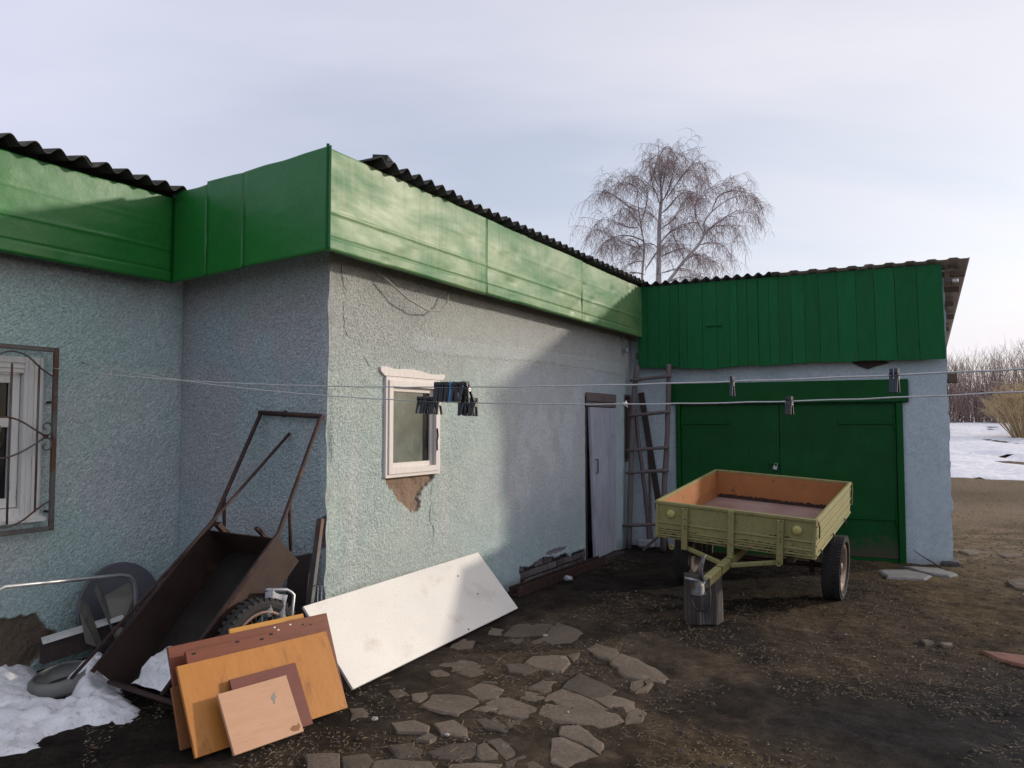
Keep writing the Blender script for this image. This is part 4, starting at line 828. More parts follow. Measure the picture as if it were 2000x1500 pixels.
# folded chair: tube and canvas
q0 = at(520, 1152, 4.62); q1 = at(560, 1152, 4.72); q2 = at(574, 1162, 4.74); q3 = at(570, 1200, 4.72); q4 = at(566, 1270, 4.70); q4.z = 0; base = q4.copy()
fc = empty('folding_chair', base, label='folded camping chair with grey canvas behind the cart wheel', cat='chair')
MB().tube([q-base for q in (q0, q1, q1.lerp(q2, .6)+Vector((0, 0, .004)), q2, q3, q4)], .011, 8).build('tube', M['alu'], fc, True)
r0 = Vector((q0.x, q0.y+.12, 0)); MB().tube([q-base for q in (q0, q0+Vector((-.01, .1, -.05)), r0)], .011, 8).build('tube', M['alu'], fc, True)
n = 9; cv = []
for i in range(n):
    for k in range(7):
        s = k/6; u_ = i/(n-1); pnt = q0.lerp(q1, u_)+Vector((.0, -.02, -.012))+Vector((.015*math.sin(u_*7), -.05*s*(1-s)*2+.02*math.sin(u_*9+s*4), -.15*s+.02*math.sin(u_*5))); cv.append(pnt-base)
cm = MB().add(cv, [(i*7+k, (i+1)*7+k, (i+1)*7+k+1, i*7+k+1) for i in range(n-1) for k in range(6)]).build('canvas', M['cloth'], fc, True); s = cm.modifiers.new('thickness', 'SOLIDIFY'); s.thickness = .006

# rusty iron beam along the foot of the long wall
m = MB(); a = shed_w(2.3, -.16, 0); m.prism([(-.05, 0), (.05, 0), (.05, .09), (.035, .09), (.035, .015), (-.035, .015), (-.035, .09), (-.05, .09)], 0, 1.95)
Mx = Matrix((-UY, Vector((0, 0, 1)), UX)).transposed(); m.v = [tuple(Mx @ Vector(q)) for q in m.v]; o = m.build('iron_channel', M['rust'], None, False, a); o.rotation_euler = (0, 0, R(-1.5)); tag(o, 'rusty iron channel lying along the foot of the long wall', 'iron beam')

# ------------------------------------------------------------------ ladder and poles in the corner by the gate
def pole_pts(a, b, n, wob, seed):
    r_ = random.Random(seed); a, b = Vector(a), Vector(b); ph = r_.uniform(0, 6); out = []
    for i in range(n+1):
        t = i/n; out.append(a.lerp(b, t)+Vector((math.sin(t*5+ph)*wob+r_.uniform(-wob, wob)*.35, math.cos(t*4+ph)*wob*.6, 0)))
    return out
lad = empty('ladder', gar_w(.28, -.30, 0), GA, label='rough grey pole ladder leaning in the corner left of the gate', cat='ladder')
def LP(x, y, z): return Vector((x-.28, y+.30, z))
Lb, Lt, Rb, Rt = LP(.03, -.34, 0), LP(.13, -.20, 2.36), LP(.50, -.34, 0), LP(.545, -.20, 2.36)
for k, (b, t_) in enumerate(((Lb, Lt), (Rb, Rt))):
    MB().tube(pole_pts(b, t_, 14, .014, 4+k), [.040-.010*i/14+random.uniform(-.003, .003) for i in range(15)], 9).build('rail', M['ladder'], lad, True)
for k, z in enumerate((.31, .98, 1.27, 1.72, 2.18)):
    a = Lb.lerp(Lt, (z-.02)/2.36)+Vector((-.06, -.045, 0)); b = Rb.lerp(Rt, (z+.03)/2.36)+Vector((.05, -.045, 0))
    MB().tube(pole_pts(a, b, 6, .006, 20+k), [.021+random.uniform(-.003, .004) for _ in range(7)], 7).build('rung', M['ladder'], lad, True)
def gpole(name, pb, pt, yb, yt, r, mat, label, cat, plank=None):
    xb, _ = onD(*pb, y=yb); xt, zt = onD(*pt, y=yt); b = gar_w(xb, yb, 0); t_ = gar_w(xt, yt, zt)
    m = MB()
    if plank: m.beam((0, 0, 0), t_-b, plank, .025, up=GY)
    else: m.tube(pole_pts((0, 0, 0), t_-b, 10, .012, int(pb[0])), [r*(1-.03*i) for i in range(11)], 8)
    o = m.build(name, mat, None, not plank, b+Vector((0, 0, .006))); tag(o, label, cat)
gpole('dark_plank', (1300, 1040), (1252, 768), -.16, -.035, 0, M['dark_wood'], 'dark plank leaning diagonally behind the pole ladder', 'plank', .075)
gpole('grey_pole', (1268, 1040), (1243, 800), -.13, -.06, .030, M['ladder'], 'thick grey pole leaning behind the ladder near the hatch', 'pole')
gpole('grey_pole', (1275, 1045), (1262, 830), -.10, -.04, .018, M['ladder'], 'thin grey pole between the ladder and the dark plank', 'pole')
m = MB(); m.box((0, 0, .05), (.22, .12, .11)); o = m.build('white_stone', M['plinth'], None, False, gar_w(.22, -.14, 0), .025); o.rotation_euler = (0, 0, GA+.1); tag(o, 'whitewashed stone block at the foot of the ladder', 'stone')
m = MB(); m.beam((0, 0, 0), gar_w(.62, -.45, .34)-gar_w(.28, -.5, .02), .09, .03); o = m.build('grey_board', M['soil_wood'], None, False, gar_w(.28, -.5, .02), .003); tag(o, 'short weathered board propped behind the trailer near the ladder', 'board')
m = MB(); m.box((0, 0, .17), (.05, .05, .36)); 

# ------------------------------------------------------------------ trailer
def trailer():
    Wd, L, Hh = 1.362, 1.78, .315
    root = bpy.data.objects.new('cargo_trailer', None); COL.objects.link(root); root.empty_display_size = .1
    root.location = (1.873, 6.626, .55); root.rotation_mode = 'YXZ'; root.rotation_euler = (R(6.1), R(3.6), R(-32.1))
    tag(root, 'olive yellow two wheeled box trailer parked before the green gate', 'trailer')
    T, I = M['trailer'], M['trailer_in']; t = .012; h = Wd/2
    def ob(name, a, b, mat, par=root, bv=.002): return pbox(name, a, b, mat, par, bv)
    fl_ = ob('floor', (-h+t, t, .0), (h-t, L-t, .022), M['trailer_floor'])
    # front panel: outer skin, inner skin, ribs, posts
    f = ob('front_panel', (-h, -.001, -.01), (h, t*.5, Hh), T); ob('inner_skin', (-h+t, t*.5+.0005, .0225), (h-t, t*1.4, Hh-.008), I, f)
    for z, hh_ in ((.122, .018), (.055, .012), (.012, .014)): ob('rib', (-h+.012, -.011, z), (h-.012, -.0015, z+hh_), T, f, .004)
    ob('rim', (-h-.004, -.014, Hh-.022), (h+.004, t*1.6, Hh+.006), T, f, .004)
    for x in (-h+.014, h-.014): ob('edge', (x-.014, -.008, -.01), (x+.014, -.0015, Hh-.023), T, f)
    for x, zb_ in ((-h+.275, -.085), (0, -.12), (h-.275, -.075)):
        p_ = ob('post', (x-.027, -.032, zb_), (x+.027, -.0115, Hh-(.03 if x else .001)), T, root, .004)
        for z in (.28, .19, .13, .105) if x else (.02,): MB().lathe([(0, -.0345), (.0055, -.0345), (.0065, -.032)], 8, (x+.006, 0, z), Matrix.Rotation(R(90), 3, 'X') @ Matrix.Scale(-1, 3, Vector((0, 0, 1)))).build('bolt', M['crack'], p_)
    for x in (-h+.145, h-.145):
        r_ = MB().lathe([(0, -.026), (.022, -.025), (.036, -.019), (.039, -.008), (.04, -.002)], 20, (x, 0, .215), Matrix.Rotation(R(90), 3, 'X') @ Matrix.Scale(-1, 3, Vector((0, 0, 1)))).build('reflector', M['reflector'], root, True)
        ob('reflector_bracket', (x-.053, -.006, .205), (x+.053, -.0017, .225), T, r_, .001)
    def rust(par, y, z0, x0, x1, hmax, seed):
        r_ = random.Random(seed); x = x0; up, dn = [], []
        while x < x1: up.append((x, z0+r_.uniform(.0, 1)**2*hmax)); dn.append((x, z0-r_.uniform(0, .003))); x += r_.uniform(.006, .02)
        MB().add([(a, y, b) for a, b in dn]+[(a, y, b) for a, b in up], [(i, i+1, len(up)+i+1, len(up)+i) for i in range(len(up)-1)]).build('rust_edge', M['rust'], par)
    for k, (z0, x0, x1) in enumerate(((.070, -h+.03, -.30), (.070, .05, .40), (.028, -h+.03, -.05), (.028, .06, h-.05), (.142, .30, h-.2), (.290, -.30, -.22), (.002, -h+.1, h-.1))): rust(f, -.0024, z0, x0, x1, .014 if k != 5 else .03, k)
    # side panels and tailgate
    for s in (-1, 1):
        xo = s*h; a_, b_ = sorted((xo, xo-s*t*.5)); sp_ = ob('side_panel', (a_, t*.6, -.01), (b_, L, Hh), T)
        a_, b_ = sorted((xo-s*(t*.5+.0005), xo-s*t*1.3)); ob('inner_skin', (a_, t*1.6, .0225), (b_, L-t*1.6, Hh-.008), I, sp_)
        for z, hh_ in ((.155, .016), (.09, .012), (.01, .016), (.25, .010)):
            a_, b_ = sorted((xo+s*.0005, xo+s*.010)); ob('rib', (a_, t, z), (b_, L-.01, z+hh_), T, sp_, .003)
        a_, b_ = sorted((xo+s*.009, xo-s*t*1.5)); ob('rim', (a_, t*1.8, Hh-.018), (b_, L, Hh+.006), T, sp_, .003)
        a_, b_ = sorted((xo-s*t*1.35, xo-s*(t*1.35+.006))); ob('inner_rib', (a_, .05, .135), (b_, L-.05, .15), I, sp_, .002)
        for y in (.14, .72, 1.35):
            MB().tube([(xo+s*.02, y, -.03), (xo+s*.024, y, .02), (xo+s*.014, y, .045)], .007, 6).build('hinge', M['rust'], sp_)
        MB().tube([(xo+s*.012, .015, Hh-.02), (xo+s*.02, .035, Hh-.06), (xo+s*.016, .07, Hh-.16)], .006, 6).build('latch', M['rust'], sp_)
        MB().tube([(xo+s*.012, L-.015, Hh+.0), (xo+s*.02, L-.02, Hh-.08), (xo+s*.02, L-.02, Hh-.22)], .006, 6).build('latch', T, sp_)
    g = ob('tailgate', (-h+t, L-t*.5, -.01), (h-t, L, Hh), T); ob('inner_skin', (-h+t, L-t*1.4, .0225), (h-t, L-t*.5-.0005, Hh-.008), I, g)
    ob('inner_rib', (-h+.03, L-t*1.4-.006, .023), (h-.03, L-t*1.4-.0005, .05), M['rust'], g, .002)
    for k in range(2): rust(g, L-t*1.4-.0012, .05, -h+.05, h-.05, .022, 40+k)
    ob('rim', (-h+t*1.6, L-t*1.6, Hh-.018), (h-t*1.6, L+.006, Hh+.006), T, g, .003)
    # chassis, draw bar, struts
    for x in (-h+.2, h-.2): ob('chassis_rail', (x-.03, .03, -.075), (x+.03, L-.05, -.012), M['rust_dark'])
    db = MB().beam((0, .55, -.115), (0, -.72, -.115), .062, .075).build('draw_bar', T, root, bevel=.006)
    for y in (-.10, -.36): ob('clamp_band', (-.034, y-.008, -.1545), (.034, y+.008, -.0755), M['rust'], db, .002)
    for s in (-1, 1):
        MB().beam((s*.42, .03, -.075), (s*.03, -.13, -.125), .034, .034).build('strut', T, root, bevel=.004)
        MB().lathe([(.012, -.012), (.024, -.012), (.026, 0), (.024, .012), (.012, .012)], 14, (s*(h-.22)-.06, -.02, -.075), Matrix.Rotation(R(90), 3, 'X'), True).build('towing_eye', T, root)
    # coupling
    cpl = MB().beam((0, -.67, -.10), (0, -.82, -.115), .05, .05); cpl.build('coupling_neck', M['coupling'], root, bevel=.008)
    hd = MB().lathe([(0, .05), (.03, .046), (.052, .02), (.055, -.03), (.066, -.038), (.066, -.05), (.05, -.05)], 20, (0, -.865, -.105)); hd.v = [(x*.85, y, z) for x, y, z in hd.v]; hd.build('coupling_head', M['coupling'], root, True)
    MB().tube([(0, -.78, -.07), (0, -.82, .0), (.0, -.805, .055), (.01, -.765, .11), (.015, -.75, .118)], [.017, .019, .018, .013, .011], 8).build('coupling_lever', M['coupling'], root, True)
    MB().tube([(-.02, -.78, -.085), (-.13, -.80, -.07)], .011, 6).build('coupling_pin', M['steel'], root, True)
    ch = [(.03, -.70, -.08), (.09, -.86, -.14), (.10, -.90, -.22), (.06, -.92, -.26), (0, -.92, -.26), (-.05, -.91, -.19), (-.03, -.80, -.09)]
    sm_ = []
    for i in range(len(ch)-1):
        for k in range(4): sm_.append(Vector(ch[i]).lerp(Vector(ch[i+1]), k/4))
    MB().tube(sm_, .009, 6).build('safety_cable', M['rubber'], root, True)
    # axle and wheels
    bpy.context.view_layer.update(); Rw, wd = .285, .165; tyre = wheel_mesh(Rw, wd, 56, 64)
    rot = Matrix(((0, 0, 1), (1, 0, 0), (0, 1, 0))); tm = MB(); tm.v = [tuple(rot @ Vector(q)) for q in tyre.v]; tm.f = tyre.f; tm.m = tyre.m; me_t = tm.mesh('tyre', M['rubber'])
    def rimm(s): return MB().lathe([(0, s*.055), (.035, s*.055), (.045, s*.035), (.09, s*.025), (.135, s*.01), (.165, s*.03), (.185, s*.062), (.212, s*.062)], 40, mat=rot).mesh('rim', M['hub'], True)
    yw = .98; ws = []
    for s in (-1, 1):
        p_ = Vector((s*(h+.005), yw, -.30)); wz = (root.matrix_world @ p_).z; p_.z += (Rw+.002-wz)/math.cos(R(6)); ws.append(p_)
        o = link('wheel', me_t, root, p_); rm = link('rim', rimm(s), o); link('rim_back', MB().lathe([(.212, s*.06), (.212, -s*.06), (.16, -s*.06), (.14, -s*.02), (.0, -s*.02)], 40, mat=rot).mesh('rim_back', M['rust_dark'], True), o)
        for k in range(4):
            a = k*math.pi/2+.4; MB().tube([(s*.02, .07*math.cos(a), .07*math.sin(a)), (s*.045, .07*math.cos(a), .07*math.sin(a))], .010, 6).build('wheel_nut', M['rust'], o)
    MB().tube([ws[0], ws[1]], .025, 8).build('axle', M['rust_dark'], root)
    for s in (-1, 1): ob('spring_hanger', (s*(h-.2)-.02, yw-.02, ws[0].z), (s*(h-.2)+.02, yw+.02, -.074), M['rust_dark'])
    return root
TR = trailer()
# log under the coupling
def log_():
    c = gz(1380, 1219); c = Vector((c.x, c.y+.10, 0)); n = 40; m = MB(); vs = []; fs = []; lv = 10
    for k in range(lv+1):
        z = .372*k/lv
        for j in range(n):
            a = 2*math.pi*j/n; r_ = .148*(1-.05*k/lv)+.012*math.sin(a*2+1)+.006*math.sin(a*5+k*.05)+.018*float(vn(np.array((j % n)*.9), np.array(k*.10), 5)-.5)-.022*max(0, float(vn(np.array(j*1.7), np.array(k*.05), 9))-.62)/.38-(.03*max(0, 1-abs(j-29)/4) if k < 4 else 0)
            zz = z+(.012*math.sin(a*2+.5)+.012*math.sin(a*3) if k == lv else 0)
            vs.append((r_*math.cos(a), r_*math.sin(a), zz))
    for k in range(lv):
        for j in range(n): fs.append((k*n+j, k*n+(j+1) % n, (k+1)*n+(j+1) % n, (k+1)*n+j))
    ci = len(vs); vs.append((0, 0, .368)); fs += [(lv*n+j, lv*n+(j+1) % n, ci) for j in range(n)]
    m.add(vs, fs); o = m.build('log', M['log'], None, True, c); tag(o, 'weathered grey log standing under the trailer coupling', 'log')
log_()

# ------------------------------------------------------------------ clothes lines and pegs
def line_xy(L0, R0, q): return Vector((L0[0]+(R0[0]-L0[0])*q, L0[1]+(R0[1]-L0[1])*q, 0))
class Rope:
    def __init__(s, p0, p1, cal):
        """plan line p0-p1 (metres), cal: photo heights (px, py) along it"""
        s.p0, s.p1 = Vector((p0[0], p0[1])), Vector((p1[0], p1[1])); qs, zs = [], []
        for px, py in cal: q = s.q_at(px); pnt = s.p0.lerp(s.p1, q); r_ = ray(px, py); qs.append(q); zs.append(CAM_H+r_.z*(pnt.y/r_.y))
        s.fit = np.polyfit(qs, zs, 2)
    def q_at(s, px):
        k = (px-1000)/1500/cp_; d = s.p1-s.p0     # column of the picture, upright plane
        return (k*s.p0.y-s.p0.x)/(d.x-k*d.y)
    def pt(s, q): p = s.p0.lerp(s.p1, q); return Vector((p.x, p.y, float(np.polyval(s.fit, q))))
dirv = Vector((4.05, -2.75)).normalized()
def rope_thing(name, R_, q0, q1, label):
    n = 90; pts = [R_.pt(q0+(q1-q0)*i/n) for i in range(n+1)]; b = pts[0].copy()
    vs = [p-b+Vector((0, .0, .0012*math.sin(i*2.3))) for i, p in enumerate(pts)]
    o = MB().tube(vs, .0029, 6).build(name, M['rope'], None, True, b); return tag(o, label, 'clothesline')
w1 = HW(onA(104, 722, y=-.11)[0], -.11); r1 = (w1.x, w1.y); e1 = at(1747, 728, 2.2)
rope1 = Rope(r1, (e1.x, e1.y), ((110, 722), (400, 740), (640, 752), (870, 761), (1000, 760), (1250, 752), (1430, 745), (1747, 729), (1990, 719)))
P2 = at(840, 787, 3.6); q2_ = at(1540, 780, 2.70); d2 = (Vector((q2_.x, q2_.y))-Vector((P2.x, P2.y)))
kA = None
for s_ in np.arange(0, 5, .005):                           # follow the second line back to the left wall
    p = Vector((P2.x, P2.y))-d2.normalized()*s_
    if (Vector((p.x, p.y, 0))-CC).dot(UY) > YA-.012: kA = p; break
rope2 = Rope((kA.x, kA.y), (q2_.x, q2_.y), ((400, 749), (640, 772), (830, 785), (1000, 790), (1220, 788), (1540, 780), (1990, 768)))
rope_thing('clothesline', rope1, .0, 1.75, 'upper white clothesline from the grilled window across the yard')
rope_thing('clothesline', rope2, .0, 1.75, 'lower white clothesline from the left wall across the yard')
# posts that carry the lines, beyond the right edge of the photo
for R_, lb in ((rope1, 'nearer wooden post carrying the upper clothesline'), (rope2, 'farther wooden post carrying the lower clothesline')):
    p = R_.pt(1.75); o = MB().tube([(0, 0, 0), (0, 0, 2.2)], [.05, .045], 12).build('clothesline_post', M['ladder'], None, True, (p.x+.05, p.y-.03, 0)); tag(o, lb, 'post')
hk = rope2.pt(0); o = MB().tube([(0, 0, 0), UY*.03+Vector((0, 0, .004))], .006, 6).build('wall_hook', M['rust'], None, False, hk); tag(o, 'small rusty hook in the left wall holding the lower clothesline', 'hook')
def peg_meshes():
    m = MB()
    for s in (1, -1):
        # prong: from jaw above the line down to the spread grip; x along the line, y across it
        prof = [(.0035, .020), (.010, .020), (.0115, .008), (.0095, -.004), (.011, -.015), (.019, -.054), (.0135, -.056), (.006, -.016), (.0025, -.004), (.0055, .004), (.002, .012)]
        pf = [(y*s, z) for y, z in prof]; pf = pf if s > 0 else pf[::-1]
        m.prism(pf, -.0052, .0052, lambda y, z, x: (x, y, z))
    sp = MB()
    for x in (-.0062, .0062): sp.lathe([(.0045, -.0007), (.0066, -.0007), (.0066, .0007), (.0045, .0007)], 12, (x, 0, -.010), Matrix.Rotation(R(90), 3, 'Y'), True)
    for s in (1, -1): sp.tube([(-.0062, 0, -.004), (-.0058, s*.0125, -.001), (.0058, s*.0125, -.001), (.0062, 0, -.004)], .0008, 4)
    return m, sp
pm_, ps_ = peg_meshes(); PEG = {k: pm_.mesh('peg_jaws', M[k]) for k in ('peg_black', 'peg_blue', 'peg_navy')}; SPR = ps_.mesh('spring', M['glint'])
ra = math.atan2(dirv.y, dirv.x)
def peg(R_, q, col, label, group=None, sc=1.0, tw=0., roll=0.):
    root = bpy.data.objects.new('clothes_peg', None); COL.objects.link(root); root.empty_display_size = .02
    root.location = R_.pt(q); root.rotation_euler = (roll, random.uniform(-.05, .05), ra+tw); root.scale = (sc, sc, sc)
    j = link('jaws', PEG[col], root); link('spring', SPR, j); return tag(root, label, 'clothes peg', group)
def cluster(R_, px0, px1, n, label, group, blue=None, gapat=None):
    q0, q1 = R_.q_at(px0), R_.q_at(px1)
    for i in range(n):
        q = q0+(q1-q0)*i/(n-1)
        if blue is not None and i == blue: peg(R_, q, 'peg_blue', 'single bright blue peg in the upper bunch of black pegs', None, 1.08, random.gauss(0, .06), random.gauss(0, .05))
        else: peg(R_, q+random.gauss(0, .0006), 'peg_black', label, group, 1.08, random.gauss(0, .07), random.gauss(0, .12))
cluster(rope1, 853, 913, 13, 'black peg bunched on the upper line around the blue peg', 'black pegs bunched on the upper line', 6)
cluster(rope2, 820, 857, 8, 'black peg bunched on the lower line in front of the small window', 'black pegs left on the lower line')
cluster(rope2, 899, 927, 7, 'black peg bunched on the lower line right of the small window', 'black pegs right on the lower line')
peg(rope1, rope1.q_at(1430), 'peg_navy', 'lone dark peg on the upper line before the gate', None, .86)
peg(rope1, rope1.q_at(1741), 'peg_navy', 'left one of the two navy pegs near the gate lintel end', None, .92, .1); peg(rope1, rope1.q_at(1752), 'peg_navy', 'right one of the two navy pegs near the gate lintel end', None, .92, -.1)
peg(rope2, rope2.q_at(1537), 'peg_black', 'left one of the two black pegs above the padlock', None, .85, .1); peg(rope2, rope2.q_at(1544), 'peg_black', 'right one of the two black pegs above the padlock', None, .85, -.1)
kn = rope2.pt(rope2.q_at(1221)); m = MB(); m.lathe([(0, -.012), (.007, -.008), (.0085, 0), (.007, .008), (0, .012)], 8, (0, 0, 0), Matrix.Rotation(R(90), 3, 'Y'))
for k in range(5): a = k*1.3; m.tube([(0, 0, 0), (.016*math.cos(a), .008*math.sin(a*2), .014*math.sin(a))], [.003, .002], 5)
o = m.build('rope_knot', M['rope'], None, True, kn); tag(o, 'frayed white knot tied on the lower clothesline by the ladder', 'knot')

# ------------------------------------------------------------------ flagstones set in the soil
z3 = lambda x, y: gz(600+x/2.5, 1050+y/2.5)
zr = lambda x, y: gz(1300+x/2.857, 1050+y/2.857)
slabs = [[(970, 470), (1000, 430), (1140, 395), (1210, 410), (1160, 470), (1060, 480)], [(1220, 412), (1280, 430), (1335, 460), (1290, 500), (1150, 530), (1070, 515), (1165, 475)], [(985, 495), (1055, 488), (1060, 515), (1010, 515)],
 [(1365, 540), (1410, 510), (1500, 540), (1530, 560), (1480, 590), (1420, 580)], [(1536, 562), (1620, 590), (1700, 635), (1770, 680), (1740, 700), (1650, 690), (1560, 670), (1490, 610), (1490, 592)],
 [(1055, 605), (1100, 575), (1210, 570), (1260, 572), (1290, 600), (1240, 650), (1120, 630)], [(1265, 570), (1330, 558), (1325, 575), (1295, 595)], [(610, 625), (680, 585), (760, 580), (870, 620), (865, 665), (780, 672), (690, 650)],
 [(1580, 700), (1640, 690), (1650, 712), (1600, 752), (1578, 730)], [(1646, 694), (1690, 710), (1660, 740), (1612, 750), (1656, 714)], [(1285, 690), (1330, 655), (1430, 700), (1510, 740), (1480, 765), (1390, 785), (1300, 750), (1250, 730)],
 [(1170, 780), (1240, 735), (1300, 755), (1390, 790), (1455, 830), (1535, 868), (1545, 890), (1500, 912), (1350, 915), (1200, 890), (1125, 865)], [(1400, 787), (1490, 768), (1590, 800), (1600, 830), (1545, 862), (1462, 828)], [(1606, 830), (1660, 850), (1645, 895), (1560, 905), (1548, 868)],
 [(785, 745), (840, 712), (920, 718), (965, 745), (930, 780), (850, 790)], [(850, 700), (930, 705), (930, 714), (850, 708)], [(995, 745), (1055, 738), (1140, 757), (1160, 780), (1110, 802), (1040, 780)], [(1062, 734), (1150, 700), (1215, 700), (1190, 740), (1150, 753)],
 [(555, 815), (620, 765), (700, 762), (840, 790), (845, 810), (740, 865), (650, 850)], [(505, 760), (580, 750), (592, 775), (550, 805), (510, 790)], [(805, 840), (930, 782), (980, 778), (1120, 830), (1100, 880), (960, 870), (850, 855)],
 [(820, 885), (900, 870), (955, 900), (985, 925), (980, 955), (870, 920)], [(965, 898), (1040, 885), (1060, 935), (1000, 935)], [(1240, 920), (1330, 915), (1440, 1000), (1430, 1050), (1330, 1000), (1240, 960)], [(1190, 975), (1240, 968), (1330, 1010), (1420, 1057), (1370, 1080), (1260, 1120), (1195, 1090)],
 [(605, 1040), (700, 1000), (820, 1000), (828, 1050), (740, 1090), (640, 1075)], [(832, 1010), (872, 992), (930, 1050), (928, 1088), (850, 1088), (830, 1060)], [(878, 982), (960, 972), (1030, 1048), (965, 1085), (938, 1048)], [(968, 1092), (1060, 1060), (1140, 1110), (1150, 1200), (985, 1200)],
 [(172, 1060), (290, 1050), (320, 1090), (280, 1150), (172, 1150)], [(0, 1062), (155, 1048), (163, 1148), (0, 1160)], [(690, 535), (760, 490), (820, 500), (810, 530), (740, 545)], [(880, 470), (900, 435), (960, 445), (950, 470)], [(540, 985), (600, 955), (630, 972), (600, 995)],
 [(620, 905), (720, 885), (780, 925), (770, 965), (660, 960)], [(400, 900), (520, 880), (600, 910), (590, 945), (450, 940)], [(560, 620), (600, 615), (630, 632), (590, 640)], [(590, 650), (650, 645), (690, 665), (640, 680), (600, 672)], [(390, 740), (460, 735), (490, 760), (420, 775)], [(210, 830), (280, 825), (290, 870), (220, 890)],
 [(960, 615), (1050, 612), (1130, 640), (1060, 660), (990, 650)], [(400, 1010), (500, 1000), (560, 1030), (540, 1075), (430, 1080)], [(700, 1100), (840, 1095), (940, 1100), (950, 1200), (690, 1200)], [(330, 1090), (420, 1085), (600, 1090), (660, 1200), (320, 1200)]]
def slab(poly, mat, up=.014, th=.05, tiltr=.01, name='flagstone', parent=GROUND):
    pts = [Vector((p.x, p.y)) for p in poly]; c = sum(pts, Vector((0, 0)))/len(pts); out = []
    for i in range(len(pts)):
        a, b = pts[i], pts[(i+1) % len(pts)]; nn = max(1, int((b-a).length/.07))
        for k in range(nn): q = a.lerp(b, k/nn); out.append(((q.x-c.x)*1.05+random.gauss(0, .007), (q.y-c.y)*1.05+random.gauss(0, .007)))
    if sum(out[i][0]*out[(i+1) % len(out)][1]-out[(i+1) % len(out)][0]*out[i][1] for i in range(len(out))) < 0: out = out[::-1]
    n = len(out); vs = [(x*1.05, y*1.05, -th) for x, y in out]+[(x*1.02, y*1.02, up-.013) for x, y in out]+[(x*.93, y*.93, up-.002) for x, y in out]+[(x*.6, y*.6, up+random.uniform(-.002, .002)) for x, y in out]; m = MB()
    m.add(vs, [(r*n+i, r*n+(i+1) % n, (r+1)*n+(i+1) % n, (r+1)*n+i) for r in (0, 1, 2) for i in range(n)]+[tuple(3*n+i for i in range(n))])
    o = m.build(name, mat, parent, False, (c.x, c.y, 0)); o.rotation_euler = (random.gauss(0, tiltr), random.gauss(0, tiltr), 0); return o
for s_ in slabs: slab([z3(*q) for q in s_], M['slab'], random.uniform(-.004, .004), tiltr=.006)
o = slab([zr(*q) for q in ((1190, 185), (1350, 183), (1480, 215), (1430, 235), (1250, 225))], M['slab_grey'], .013, .01, 0, 'slate_piece', None); tag(o, 'pale broken slate sheet on the ground left before the garage corner', 'slate')
o = slab([zr(*q) for q in ((1345, 168), (1520, 180), (1625, 210), (1580, 220), (1490, 212), (1430, 196))], M['slab_grey'], .022, .01, 0, 'slate_piece', None); tag(o, 'pale broken slate sheet lying right at the garage corner', 'slate')
o = slab([zr(*q) for q in ((1760, 635), (1900, 650), (2060, 672), (2090, 735), (1990, 715), (1880, 685))], M['slab_red'], .012, .01, 0, 'brick_slab', None); tag(o, 'reddish broken slab on the ground at the right edge', 'slab')
for q in (((1410, 575), (1470, 578), (1500, 592), (1450, 600)), ((1530, 592), (1600, 596), (1600, 612), (1545, 608)), ((1910, 245), (1960, 235), (2060, 250), (2060, 300), (1940, 282)), ((1640, 75), (1730, 70), (1790, 90), (1700, 98)), ((1850, 95), (1960, 90), (2000, 105), (1900, 112))): slab([zr(*a) for a in q], M['slab'], .014)
# loose stones
def stone(px, py, r, label, mat='chip'):
    m = MB(); bm = bmesh.new(); bmesh.ops.create_icosphere(bm, subdivisions=2, radius=r)
    for v in bm.verts: v.co *= 1+random.uniform(-.18, .18); v.co.z *= .6
    me = bpy.data.meshes.new('stone'); bm.to_mesh(me); bm.free(); me.materials.append(M[mat]); o = link('stone', me, None, gz(px, py)+Vector((0, 0, r*.35))); tag(o, label, 'stone')
stone(1110, 1133, .05, 'grey stone by the end of the rusty iron channel', 'plinth'); stone(1065, 1243, .02, 'small pale stone on a flagstone right of the white panel'); stone(732, 1406, .018, 'small white stone right of the orange board corner'); stone(873, 1437, .014, 'tiny white stone in the foreground soil')
# twig leaning at the garage corner
a = gz(1838, 1112); b = onp(1784, 1075, J-GY*.03, GY); o = MB().tube(pole_pts((0, 0, 0), b-a, 6, .01, 3), [.009, .008, .007, .006, .005, .004, .003], 6).build('twig', M['twig'], None, True, a+Vector((0, 0, .01))); tag(o, 'dark bent twig leaning on the pale garage wall corner', 'twig')

